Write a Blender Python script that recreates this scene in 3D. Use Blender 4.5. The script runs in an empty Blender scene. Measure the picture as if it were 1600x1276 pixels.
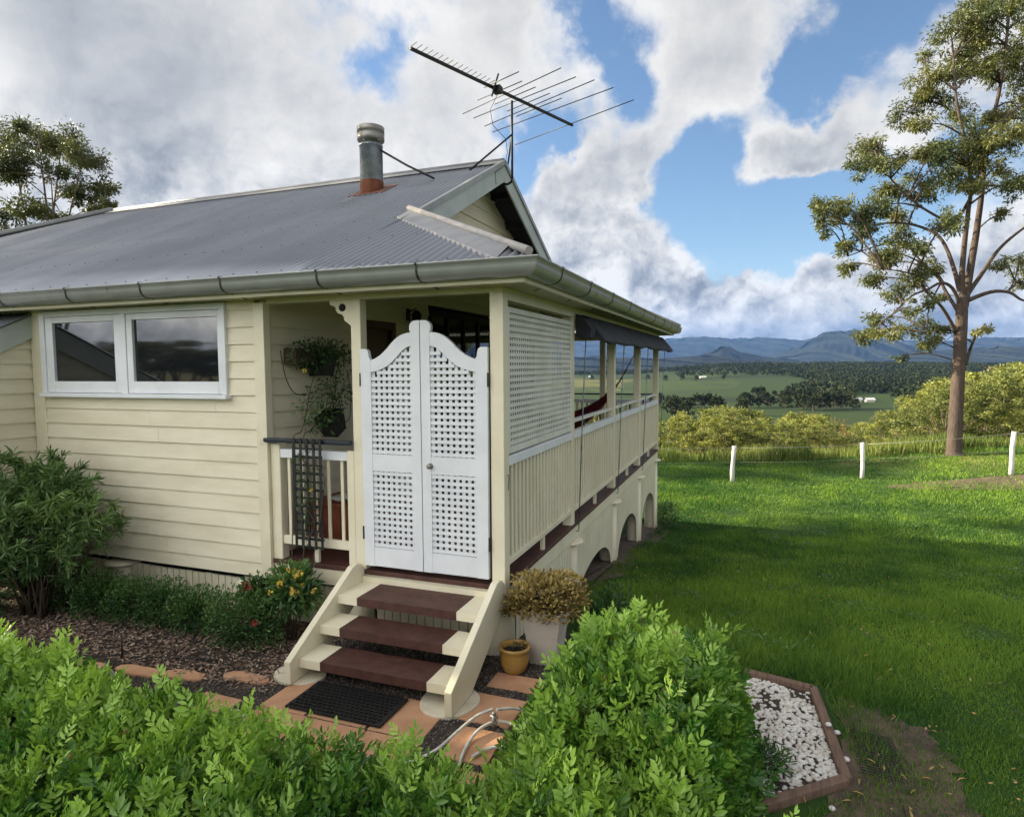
import bpy, math, random
import numpy as np
from mathutils import Matrix, Vector
rng = np.random.default_rng(7)
random.seed(7)
SC = bpy.context.scene
COL = SC.collection

# ------------------------------------------------------------------ camera
RC = np.array([[0.9363724490879394, 0.3509276139148099, -0.007513080667233235],
               [0.0163082512715451, -0.06487619677942201, -0.9977600513309309],
               [-0.35062897417286903, 0.9341524976595074, -0.06647129897170496]])
CAM = np.array([1.63935, -4.19664, 1.57809])
cam_d = bpy.data.cameras.new('camera'); cam = bpy.data.objects.new('camera', cam_d); COL.objects.link(cam)
cam_d.sensor_fit = 'HORIZONTAL'; cam_d.sensor_width = 36.0; cam_d.lens = 36.0 * 1002.54 / 1600
cam_d.clip_start = 0.05; cam_d.clip_end = 60000
_m = Matrix.Identity(4)
for i in range(3):
    _m[i][0] = RC[0][i]; _m[i][1] = -RC[1][i]; _m[i][2] = -RC[2][i]; _m[i][3] = CAM[i]
cam.matrix_world = _m
SC.camera = cam

def W(px, py, depth):
    """world point seen at a place of the photograph, at a given distance along the view axis"""
    return CAM + RC.T @ np.array([(px - 800) / 1002.54, (py - 638) / 1002.54, 1.0]) * depth
def WD(px, py):
    d = W(px, py, 1.0) - CAM
    return d / np.linalg.norm(d)

# ------------------------------------------------------------------ light and exposure
SUN_EL, SUN_TRAVEL = 22.5, 2.0       # elevation; direction the light travels, degrees from +X towards +Y
SUN_S, SKY_S, CLOUD = 5.0, 0.060, 0.295
SC.view_settings.view_transform = 'Standard'; SC.view_settings.look = 'None'
SC.view_settings.exposure = 1.60; SC.view_settings.gamma = 1.0
sd = bpy.data.lights.new('sun', 'SUN'); so = bpy.data.objects.new('sun', sd); COL.objects.link(so)
sd.energy = SUN_S; sd.angle = math.radians(0.6); sd.color = (1.0, 0.86, 0.60)
_e, _a = math.radians(SUN_EL), math.radians(SUN_TRAVEL)
SUNV = Vector((math.cos(_e) * math.cos(_a), math.cos(_e) * math.sin(_a), -math.sin(_e)))
so.rotation_euler = SUNV.to_track_quat('-Z', 'Y').to_euler()
so.location = (-20, 0, 30)

class NT:
    """small helper for node trees"""
    def __init__(s, tree): s.t = tree; s.n = tree.nodes; s.l = tree.links
    def add(s, typ, **kw):
        n = s.n.new(typ)
        for k, v in kw.items(): setattr(n, k, v)
        return n
    def put(s, sock, v):
        if isinstance(v, bpy.types.NodeSocket): s.l.new(v, sock)
        else:
            try: sock.default_value = v
            except Exception: sock.default_value = tuple(v) + (1.0,)
    def m(s, op, a, b=None, c=None, clamp=False):
        n = s.add('ShaderNodeMath', operation=op, use_clamp=clamp)
        for i, x in enumerate((a, b, c)):
            if x is not None: s.put(n.inputs[i], x)
        return n.outputs[0]
    def v(s, op, a, b=None, scale=None):
        n = s.add('ShaderNodeVectorMath', operation=op)
        s.put(n.inputs[0], a)
        if b is not None: s.put(n.inputs[1], b)
        if scale is not None: s.put(n.inputs[3], scale)
        return n.outputs[1] if op in ('DISTANCE', 'LENGTH', 'DOT_PRODUCT') else n.outputs[0]
    def noise(s, vec, scale, detail=4, rough=0.55, dist=0.0, color=False):
        n = s.add('ShaderNodeTexNoise')
        if vec is not None: s.l.new(vec, n.inputs['Vector'])
        n.inputs['Scale'].default_value = scale; n.inputs['Detail'].default_value = detail
        n.inputs['Roughness'].default_value = rough; n.inputs['Distortion'].default_value = dist
        return n.outputs['Color'] if color else n.outputs['Fac']
    def ss(s, x, a, b, lo=0.0, hi=1.0):
        n = s.add('ShaderNodeMapRange', interpolation_type='SMOOTHSTEP')
        s.put(n.inputs[0], x); n.inputs[1].default_value = a; n.inputs[2].default_value = b
        n.inputs[3].default_value = lo; n.inputs[4].default_value = hi
        return n.outputs[0]
    def mix(s, f, a, b, blend='MIX'):
        n = s.add('ShaderNodeMix', data_type='RGBA', blend_type=blend)
        s.put(n.inputs[0], f); s.put(n.inputs[6], a); s.put(n.inputs[7], b)
        return n.outputs[2]
    def sep(s, v):
        n = s.add('ShaderNodeSeparateXYZ'); s.l.new(v, n.inputs[0]); return n.outputs
    def comb(s, x, y, z):
        n = s.add('ShaderNodeCombineXYZ')
        for i, q in enumerate((x, y, z)): s.put(n.inputs[i], q)
        return n.outputs[0]

# ------------------------------------------------------------------ sky: NISHITA plus a cloud deck laid out by direction
world = bpy.data.worlds.new('World'); SC.world = world; world.use_nodes = True
T = NT(world.node_tree); T.n.clear()
sky = T.add('ShaderNodeTexSky', sky_type='NISHITA'); sky.sun_disc = False
sky.sun_elevation = _e; sky.sun_rotation = math.radians(-92.0); sky.altitude = 200; sky.air_density = 1.0; sky.dust_density = 0.6; sky.ozone_density = 2.0
tc = T.add('ShaderNodeTexCoord').outputs['Generated']
D_ = T.v('NORMALIZE', tc)
dx, dy, dz = T.sep(D_)
warp = T.v('SCALE', T.v('SUBTRACT', T.noise(D_, 5.0, 6, 0.6, color=True), (0.5, 0.5, 0.5)), scale=0.20)
DW = T.v('ADD', D_, warp)
k = T.m('DIVIDE', 1.0, T.m('ADD', T.m('MAXIMUM', dz, 0.0), 0.30))
PC = T.comb(T.m('MULTIPLY', dx, k), T.m('MULTIPLY', dy, k), 0.0)
n1 = T.noise(PC, 1.7, 9, 0.58, 0.35)
n1l = T.noise(PC, 1.7, 4, 0.5, 0.35)
n1b = T.noise(T.v('ADD', PC, (-0.13, -0.03, 0.0)), 1.7, 4, 0.5, 0.35)
n2 = T.noise(D_, 11.0, 8, 0.62, 0.2)
n2l = T.noise(D_, 11.0, 5, 0.55, 0.2)
n2b = T.noise(T.v('ADD', D_, (-0.018, -0.008, 0.022)), 11.0, 5, 0.55, 0.2)
BL = [  # (x, y, radius, weight) : gaps < 0 < cloud, by where they stand in the sky over the valley
    (605, 115, 60, -1.0), (640, 70, 40, -.6), (565, 105, 40, -.6), (690, 60, 30, -.35),
    (890, 10, 50, -1.0), (935, 55, 55, -1.2), (965, 105, 50, -1.1), (985, 145, 45, -.8), (890, 175, 40, -.4),
    (820, 215, 60, -1.2), (850, 235, 50, -1.0), (815, 275, 60, -1.2), (880, 240, 30, -.6), (1010, 45, 30, -.4),
    (1075, 240, 60, -1.1), (1115, 200, 50, -1.0), (1160, 190, 45, -.5), (1245, 160, 55, -1.1), (1270, 120, 60, -1.1), (1330, 75, 60, -1.1), (1400, 40, 60, -1.0), (1460, 10, 60, -.8), (1365, 165, 45, -.6),
    (1060, 300, 70, -1.3), (1085, 360, 70, -1.3), (1150, 340, 90, -1.4), (1230, 350, 110, -1.5), (1290, 310, 90, -1.4), (1230, 415, 60, -1.2), (1175, 400, 60, -1.1), (1330, 300, 80, -1.2), (1340, 370, 60, -1.0), (1420, 330, 90, -1.0), (1500, 300, 90, -.8), (1120, 270, 50, -.8),
    (1160, 255, 45, .9), (1205, 240, 60, 1.2), (1260, 215, 60, 1.0), (1320, 190, 60, .9), (1290, 230, 60, .8), (1370, 120, 50, .4),
    (1060, 322, 22, 1.1), (1020, 230, 60, .9), (1000, 260, 60, .9), (950, 280, 80, 1.0), (900, 330, 90, 1.1), (880, 380, 90, 1.0), (960, 370, 60, .7),
    (1020, 410, 70, 1.0), (1080, 430, 60, 1.0), (1140, 450, 50, 1.1), (1190, 470, 50, 1.1), (1250, 480, 50, 1.0), (1290, 450, 50, 1.2), (1340, 450, 70, 1.2), (1420, 460, 90, 1.1), (1520, 450, 110, 1.0), (1040, 365, 25, .5),
    (1120, 80, 110, .5), (1180, 40, 90, .4), (1060, 120, 80, .4), (800, 60, 90, .5), (300, 150, 300, .6), (120, 60, 200, .5), (450, 300, 200, .5), (700, 180, 120, .4)]
acc = None
for (bx, by, br, bw) in BL:
    dist = T.v('DISTANCE', DW, tuple(WD(bx, by)))
    b = T.ss(dist, 0.0, br / 1002.54 * 1.25, bw, 0.0)
    acc = b if acc is None else T.m('ADD', acc, b)
acc = T.m('MAXIMUM', T.m('MINIMUM', acc, 1.0), -1.3)
low = T.ss(dz, 0.02, 0.13, 0.75, 0.0)
F = T.m('ADD', T.m('ADD', T.m('MULTIPLY', acc, 0.62), T.m('ADD', low, 0.42)),
        T.m('ADD', T.m('MULTIPLY', T.m('SUBTRACT', n1, 0.5), 1.7), T.m('MULTIPLY', T.m('SUBTRACT', n2, 0.5), 1.35)))
n3 = T.noise(DW, 30.0, 6, 0.6)
F = T.m('ADD', F, T.m('MULTIPLY', T.m('SUBTRACT', n3, 0.5), 0.42))
mask = T.ss(F, -0.22, 0.56)
thick = T.ss(F, 0.25, 1.25)
lowb = T.ss(dz, 0.10, 0.38, 1.9, 0.25)
n4l = T.noise(DW, 26.0, 4, 0.55)
n4b = T.noise(T.v('ADD', DW, (-0.009, -0.004, 0.011)), 26.0, 4, 0.55)
lit = T.m('ADD', T.m('MULTIPLY', T.m('SUBTRACT', n1l, n1b), 1.0), T.m('ADD', T.m('MULTIPLY', T.m('SUBTRACT', n2l, n2b), lowb), T.m('MULTIPLY', T.m('SUBTRACT', n4l, n4b), T.m('MULTIPLY', lowb, 0.55))))
big = T.noise(PC, 0.9, 6, 0.6)
br_ = T.m('ADD', T.m('SUBTRACT', 0.98, T.m('MULTIPLY', thick, 0.27)), lit)
br_ = T.m('ADD', br_, T.m('MULTIPLY', T.m('SUBTRACT', big, 0.5), -0.70))
br_ = T.m('MAXIMUM', T.m('MINIMUM', br_, 1.08), 0.34)
hz = T.ss(dz, 0.015, 0.085, 0.62, 1.0)
br_ = T.m('MULTIPLY', br_, hz)
# unseen sky behind the viewer brightened, added as fill for the shaded front
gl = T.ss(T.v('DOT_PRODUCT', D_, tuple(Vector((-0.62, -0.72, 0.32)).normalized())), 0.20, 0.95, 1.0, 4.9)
ccol = T.mix(T.ss(br_, 0.3, 1.0), (0.86, 0.92, 1.0, 1), (1.0, 0.985, 0.95, 1))
zen = T.ss(dz, 0.50, 0.78, 1.0, 0.60)   # unseen sky overhead dimmed to weaken the fill on the lawn
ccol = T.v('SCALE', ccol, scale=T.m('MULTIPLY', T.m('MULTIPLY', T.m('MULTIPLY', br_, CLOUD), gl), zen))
hs = T.add('ShaderNodeHueSaturation'); hs.inputs['Saturation'].default_value = 1.05; T.l.new(sky.outputs[0], hs.inputs['Color'])
blue = T.v('SCALE', hs.outputs[0], scale=SKY_S)
# haze veil low over the horizon
veil = T.ss(dz, 0.0, 0.14, 0.16, 0.0)
final = T.mix(mask, T.mix(veil, blue, (0.30, 0.34, 0.40, 1)), ccol)
bg = T.add('ShaderNodeBackground'); T.l.new(final, bg.inputs[0]); bg.inputs[1].default_value = 1.0
out = T.add('ShaderNodeOutputWorld'); T.l.new(bg.outputs[0], out.inputs[0])
world.cycles.sampling_method = 'MANUAL'; world.cycles.sample_map_resolution = 512
SC.render.engine = 'CYCLES'
SC.cycles.use_denoising = True
SC.cycles.max_bounces = 8; SC.cycles.diffuse_bounces = 3; SC.cycles.glossy_bounces = 3; SC.cycles.transmission_bounces = 4; SC.cycles.transparent_max_bounces = 6
SC.cycles.volume_bounces = 0
SC.cycles.caustics_reflective = False; SC.cycles.caustics_refractive = False
SC.cycles.sample_clamp_indirect = 4.0

# ------------------------------------------------------------------ materials
def mat(name, col, col2=None, rough=0.55, metal=0.0, scale=4.0, detail=5, lo=0.35, hi=0.7, bump=0.15, bscale=60.0,
        stretch=(1, 1, 1), spec=0.4, tint=None, trans=0.0, wear=None, coords='Object', sheen=0.0):
    """procedural painted / natural surface: two tones mixed by noise, fine bump, optional per-piece tint and worn colour"""
    m = bpy.data.materials.new(name); m.use_nodes = True
    N = NT(m.node_tree); N.n.clear()
    co = N.add('ShaderNodeTexCoord').outputs[coords]
    cs = N.v('MULTIPLY', co, stretch)
    f = N.ss(N.noise(cs, scale, detail, 0.6), lo, hi)
    c = N.mix(f, tuple(col) + (1,), tuple(col2 if col2 else [x * 0.8 for x in col]) + (1,))
    if wear:
        wf = N.ss(N.noise(co, wear[1], 6, 0.65), wear[2], wear[2] + 0.10)
        c = N.mix(wf, c, tuple(wear[0]) + (1,))
    if tint:
        a = N.add('ShaderNodeAttribute', attribute_name='tint').outputs['Fac']
        c = N.mix(a, c, tuple(tint) + (1,))
    p = N.add('ShaderNodeBsdfPrincipled')
    N.l.new(c, p.inputs['Base Color'])
    p.inputs['Roughness'].default_value = rough; p.inputs['Metallic'].default_value = metal
    p.inputs['Specular IOR Level'].default_value = spec
    if bump:
        b = N.add('ShaderNodeBump'); b.inputs['Strength'].default_value = bump; b.inputs['Distance'].default_value = 0.01
        N.l.new(N.noise(cs, bscale, 5, 0.6), b.inputs['Height']); N.l.new(b.outputs[0], p.inputs['Normal'])
    sh = p.outputs[0]
    if trans:
        tr = N.add('ShaderNodeBsdfTranslucent'); N.l.new(N.mix(1.0, c, (1.0, 1.0, 0.45, 1), 'MULTIPLY'), tr.inputs[0])
        mx = N.add('ShaderNodeMixShader'); mx.inputs[0].default_value = trans
        N.l.new(sh, mx.inputs[1]); N.l.new(tr.outputs[0], mx.inputs[2]); sh = mx.outputs[0]
    o = N.add('ShaderNodeOutputMaterial'); N.l.new(sh, o.inputs[0])
    return m

CREAM = mat('cream_paint', (0.80, 0.735, 0.56), (0.715, 0.645, 0.475), 0.5, scale=1.6, bump=0.12, bscale=45, stretch=(1, 1, 4), wear=((0.42, 0.36, 0.24), 2.2, 0.70))
CREAM2 = mat('cream_trim_paint', (0.80, 0.74, 0.56), (0.73, 0.66, 0.48), 0.5, scale=2.5, bump=0.10, bscale=50, wear=((0.45, 0.42, 0.33), 5.0, 0.70))
WHITE = mat('white_paint', (0.78, 0.80, 0.82), (0.70, 0.72, 0.74), 0.45, scale=3.0, bump=0.08, bscale=60, wear=((0.5, 0.5, 0.48), 7.0, 0.74))
OFFWH = mat('off_white_paint', (0.74, 0.74, 0.66), (0.62, 0.62, 0.54), 0.5, scale=4.0, bump=0.1)
BROWN = mat('brown_floor_paint', (0.100, 0.043, 0.032), (0.060, 0.026, 0.021), 0.55, scale=12, detail=8, bump=0.35, bscale=90, wear=((0.15, 0.085, 0.06), 9.0, 0.68))
DBLUE = mat('dark_blue_paint', (0.018, 0.024, 0.036), (0.010, 0.013, 0.020), 0.4, bump=0.1)
ROOF = mat('grey_roof_metal', (0.300, 0.318, 0.360), (0.240, 0.256, 0.292), 0.32, 0.45, scale=0.9, detail=8, bump=0.05, bscale=20, stretch=(1, 0.35, 1), wear=((0.335, 0.335, 0.345), 1.7, 0.64))
def sheets(m, w=0.76):
    # each sheet weathered a little differently from its neighbour
    N = NT(m.node_tree); p = [q for q in m.node_tree.nodes if q.type == 'BSDF_PRINCIPLED'][0]; old = p.inputs['Base Color'].links[0].from_socket
    x = N.sep(N.add('ShaderNodeTexCoord').outputs['Object'])[0]
    wn = N.add('ShaderNodeTexWhiteNoise', noise_dimensions='1D'); N.l.new(N.m('FLOOR', N.m('DIVIDE', x, w)), wn.inputs['W'])
    k = N.m('ADD', 0.86, N.m('MULTIPLY', wn.outputs['Value'], 0.24))
    N.l.new(N.v('SCALE', old, scale=k), p.inputs['Base Color'])
sheets(ROOF)
RCAP = mat('pale_roof_capping', (0.44, 0.41, 0.385), (0.33, 0.31, 0.30), 0.5, 0.1, scale=8, detail=7, bump=0.1)
FLASH = mat('grey_flashing', (0.33, 0.33, 0.335), (0.25, 0.25, 0.26), 0.4, 0.4, scale=5, bump=0.1)
GUTT = mat('grey_green_gutter', (0.34, 0.35, 0.33), (0.27, 0.28, 0.265), 0.35, 0.35, scale=3, detail=6, bump=0.05, wear=((0.10, 0.11, 0.09), 4.0, 0.62))
BARGE = mat('pale_green_grey_paint', (0.50, 0.54, 0.50), (0.42, 0.46, 0.43), 0.5, scale=3, bump=0.08)
BRACK = mat('dark_strap_metal', (0.055, 0.058, 0.055), None, 0.5, 0.5, bump=0.05)
GALV = mat('galvanised_steel', (0.30, 0.33, 0.35), (0.14, 0.16, 0.18), 0.38, 0.8, scale=7, detail=7, bump=0.1, wear=((0.07, 0.075, 0.08), 6.0, 0.58))
STEEL = mat('dull_steel', (0.30, 0.285, 0.26), (0.20, 0.185, 0.165), 0.4, 0.7, scale=6, bump=0.1, wear=((0.20, 0.13, 0.08), 9.0, 0.62))
RUST = mat('rusty_flashing', (0.19, 0.065, 0.03), (0.10, 0.035, 0.02), 0.85, 0.1, scale=12, bump=0.4)
BLACK = mat('black_metal', (0.012, 0.012, 0.013), (0.02, 0.02, 0.021), 0.45, 0.5, bump=0.1)
PLAST = mat('black_plastic', (0.012, 0.013, 0.014), (0.02, 0.021, 0.022), 0.45, 0.0, bump=0.1)
CANVAS = mat('charcoal_canvas', (0.040, 0.043, 0.055), (0.028, 0.030, 0.038), 0.85, scale=5, bump=0.3, bscale=30)
MAROON = mat('maroon_door_paint', (0.060, 0.018, 0.016), (0.04, 0.012, 0.012), 0.4, bump=0.15, stretch=(1, 1, 0.2))
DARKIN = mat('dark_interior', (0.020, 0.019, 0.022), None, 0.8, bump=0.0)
SOFF = mat('cream_soffit_paint', (0.55, 0.49, 0.33), (0.45, 0.40, 0.27), 0.6, bump=0.1)
CHEST = mat('red_stained_timber', (0.24, 0.062, 0.025), (0.15, 0.04, 0.02), 0.5, scale=6, stretch=(4, 4, 0.6), bump=0.2)
CLOTH = mat('grey_cloth', (0.45, 0.45, 0.43), (0.36, 0.36, 0.35), 0.9, scale=10, bump=0.3)
HAMM = mat('dark_red_woven_cloth', (0.17, 0.020, 0.028), (0.06, 0.010, 0.018), 0.9, scale=14, stretch=(6, 0.4, 0.4), bump=0.3)
TERRA = mat('terracotta', (0.56, 0.315, 0.185), (0.45, 0.235, 0.13), 0.8, scale=5, detail=8, bump=0.35, bscale=70, wear=((0.16, 0.10, 0.07), 16.0, 0.70))
CONC = mat('cream_painted_concrete', (0.72, 0.66, 0.52), (0.58, 0.52, 0.40), 0.75, scale=6, detail=8, bump=0.3, wear=((0.22, 0.19, 0.15), 9.0, 0.64))
GLAZE = mat('ochre_glaze', (0.46, 0.285, 0.075), (0.34, 0.19, 0.05), 0.22, scale=7, stretch=(1, 1, 2.5), bump=0.05, spec=0.6)
PLANT_W = mat('pinkish_white_planter', (0.62, 0.555, 0.49), (0.48, 0.42, 0.36), 0.7, scale=5, detail=7, bump=0.2, wear=((0.30, 0.26, 0.21), 6.0, 0.64))
SOIL = mat('dark_soil', (0.035, 0.025, 0.018), (0.018, 0.013, 0.010), 0.95, scale=30, bump=0.8, bscale=80)
RUBBER = mat('black_rubber', (0.011, 0.011, 0.011), (0.017, 0.016, 0.015), 0.65, bump=0.3, bscale=120)
TIMBER = mat('weathered_brown_sleeper', (0.20, 0.125, 0.088), (0.115, 0.070, 0.050), 0.85, scale=7, stretch=(6, 0.7, 2), bump=0.5, bscale=40, wear=((0.07, 0.045, 0.035), 10.0, 0.66))
HOSE = mat('white_hose', (0.76, 0.74, 0.69), (0.45, 0.43, 0.38), 0.5, scale=14, bump=0.05)
POSTW = mat('weathered_white_post', (0.72, 0.71, 0.70), (0.50, 0.49, 0.48), 0.8, scale=6, stretch=(3, 3, 0.4), bump=0.4, wear=((0.28, 0.26, 0.24), 8.0, 0.66))
WIRE = mat('fence_wire', (0.42, 0.40, 0.34), None, 0.5, 0.4, bump=0.0)
BARKR = mat('reddish_gum_bark', (0.092, 0.068, 0.055), (0.045, 0.033, 0.028), 0.95, scale=7, detail=8, stretch=(3, 3, 0.45), bump=0.9, bscale=26, wear=((0.42, 0.36, 0.30), 3.0, 0.72))
BARKG = mat('grey_bark', (0.17, 0.13, 0.10), (0.08, 0.062, 0.05), 0.95, scale=6, stretch=(3, 3, 0.5), bump=0.7, bscale=24)
BRANCH = mat('brown_stem', (0.10, 0.075, 0.05), (0.06, 0.045, 0.03), 0.9, bump=0.3)
VINE = mat('dry_vine_stem', (0.085, 0.075, 0.05), (0.05, 0.045, 0.03), 0.9, bump=0.2)
def leafmat(name, c1, c2, tint, trans=0.25, rough=0.5, spec=0.35, scale=2.0):
    return mat(name, c1, c2, rough, scale=scale, bump=0.0, tint=tint, trans=trans, spec=spec)
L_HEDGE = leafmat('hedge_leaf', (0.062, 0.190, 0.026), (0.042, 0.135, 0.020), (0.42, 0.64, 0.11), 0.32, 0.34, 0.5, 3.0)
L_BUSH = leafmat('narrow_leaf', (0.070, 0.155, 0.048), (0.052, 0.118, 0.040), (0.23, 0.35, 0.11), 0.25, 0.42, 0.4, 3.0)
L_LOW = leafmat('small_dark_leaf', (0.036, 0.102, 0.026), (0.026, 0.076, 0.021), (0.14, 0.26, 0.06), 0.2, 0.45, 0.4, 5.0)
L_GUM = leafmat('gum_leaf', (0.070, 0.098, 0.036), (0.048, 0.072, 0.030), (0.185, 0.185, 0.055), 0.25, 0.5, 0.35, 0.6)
L_GUMD = leafmat('dull_gum_leaf', (0.062, 0.085, 0.036), (0.044, 0.062, 0.030), (0.17, 0.18, 0.065), 0.25, 0.5, 0.35, 0.6)
L_GOLD = leafmat('olive_gold_leaf', (0.072, 0.106, 0.034), (0.042, 0.066, 0.023), (0.30, 0.315, 0.085), 0.30, 0.6, 0.3, 0.5)
L_RUSTY = leafmat('russet_leaf', (0.15, 0.12, 0.045), (0.12, 0.095, 0.036), (0.27, 0.215, 0.09), 0.3, 0.6, 0.3, 0.5)
L_FOREST = leafmat('forest_leaf', (0.017, 0.026, 0.011), (0.011, 0.018, 0.009), (0.040, 0.048, 0.019), 0.1, 0.8, 0.1, 0.02)
L_BRONZE = leafmat('bronze_succulent_leaf', (0.19, 0.130, 0.036), (0.12, 0.078, 0.026), (0.46, 0.35, 0.11), 0.15, 0.5, 0.35, 9.0)
GRASS = leafmat('lawn_grass', (0.034, 0.118, 0.028), (0.024, 0.086, 0.023), (0.24, 0.38, 0.055), 0.45, 0.6, 0.25, 0.8)
TALLG = leafmat('tall_grass', (0.085, 0.15, 0.034), (0.055, 0.105, 0.026), (0.30, 0.31, 0.10), 0.35, 0.7, 0.2, 0.6)
MULCH = mat('bark_mulch_chip', (0.20, 0.122, 0.085), (0.11, 0.066, 0.050), 0.95, scale=5, bump=0.2, tint=(0.46, 0.35, 0.27))
GRAV = mat('dark_gravel', (0.075, 0.062, 0.056), (0.045, 0.040, 0.038), 0.9, scale=6, bump=0.2, tint=(0.20, 0.165, 0.145))
PEBB = mat('white_pebble', (0.68, 0.66, 0.62), (0.56, 0.53, 0.49), 0.6, scale=6, bump=0.1, tint=(0.50, 0.43, 0.36))
DRYLF = mat('dry_yellow_leaf', (0.40, 0.27, 0.09), (0.28, 0.18, 0.07), 0.7, scale=20, bump=0.1)
YELL = mat('pale_yellow_petal', (0.80, 0.62, 0.13), (0.75, 0.50, 0.07), 0.6, bump=0.0)
PINK = mat('crimson_petal', (0.45, 0.03, 0.07), (0.32, 0.02, 0.05), 0.6, bump=0.0)
CORAL = mat('coral_petal', (0.55, 0.10, 0.07), (0.42, 0.06, 0.05), 0.6, bump=0.0)
TIN = mat('pale_tin_roof', (0.62, 0.62, 0.60), (0.5, 0.5, 0.5), 0.5, scale=1, bump=0.0)
FARMW = mat('farmhouse_wall', (0.55, 0.50, 0.42), None, 0.7, scale=1, bump=0.0)

def glass_mat():
    m = bpy.data.materials.new('window_glass'); m.use_nodes = True
    N = NT(m.node_tree); p = N.n['Principled BSDF']
    p.inputs['Base Color'].default_value = (0.012, 0.014, 0.016, 1); p.inputs['Roughness'].default_value = 0.03
    p.inputs['Specular IOR Level'].default_value = 0.7; p.inputs['IOR'].default_value = 1.6
    b = N.add('ShaderNodeBump'); b.inputs['Strength'].default_value = 0.015; b.inputs['Distance'].default_value = 0.02
    co = N.add('ShaderNodeTexCoord').outputs['Object']
    N.l.new(N.noise(co, 2.0, 2), b.inputs['Height']); N.l.new(b.outputs[0], p.inputs['Normal'])
    return m
GLASS = glass_mat()

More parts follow.
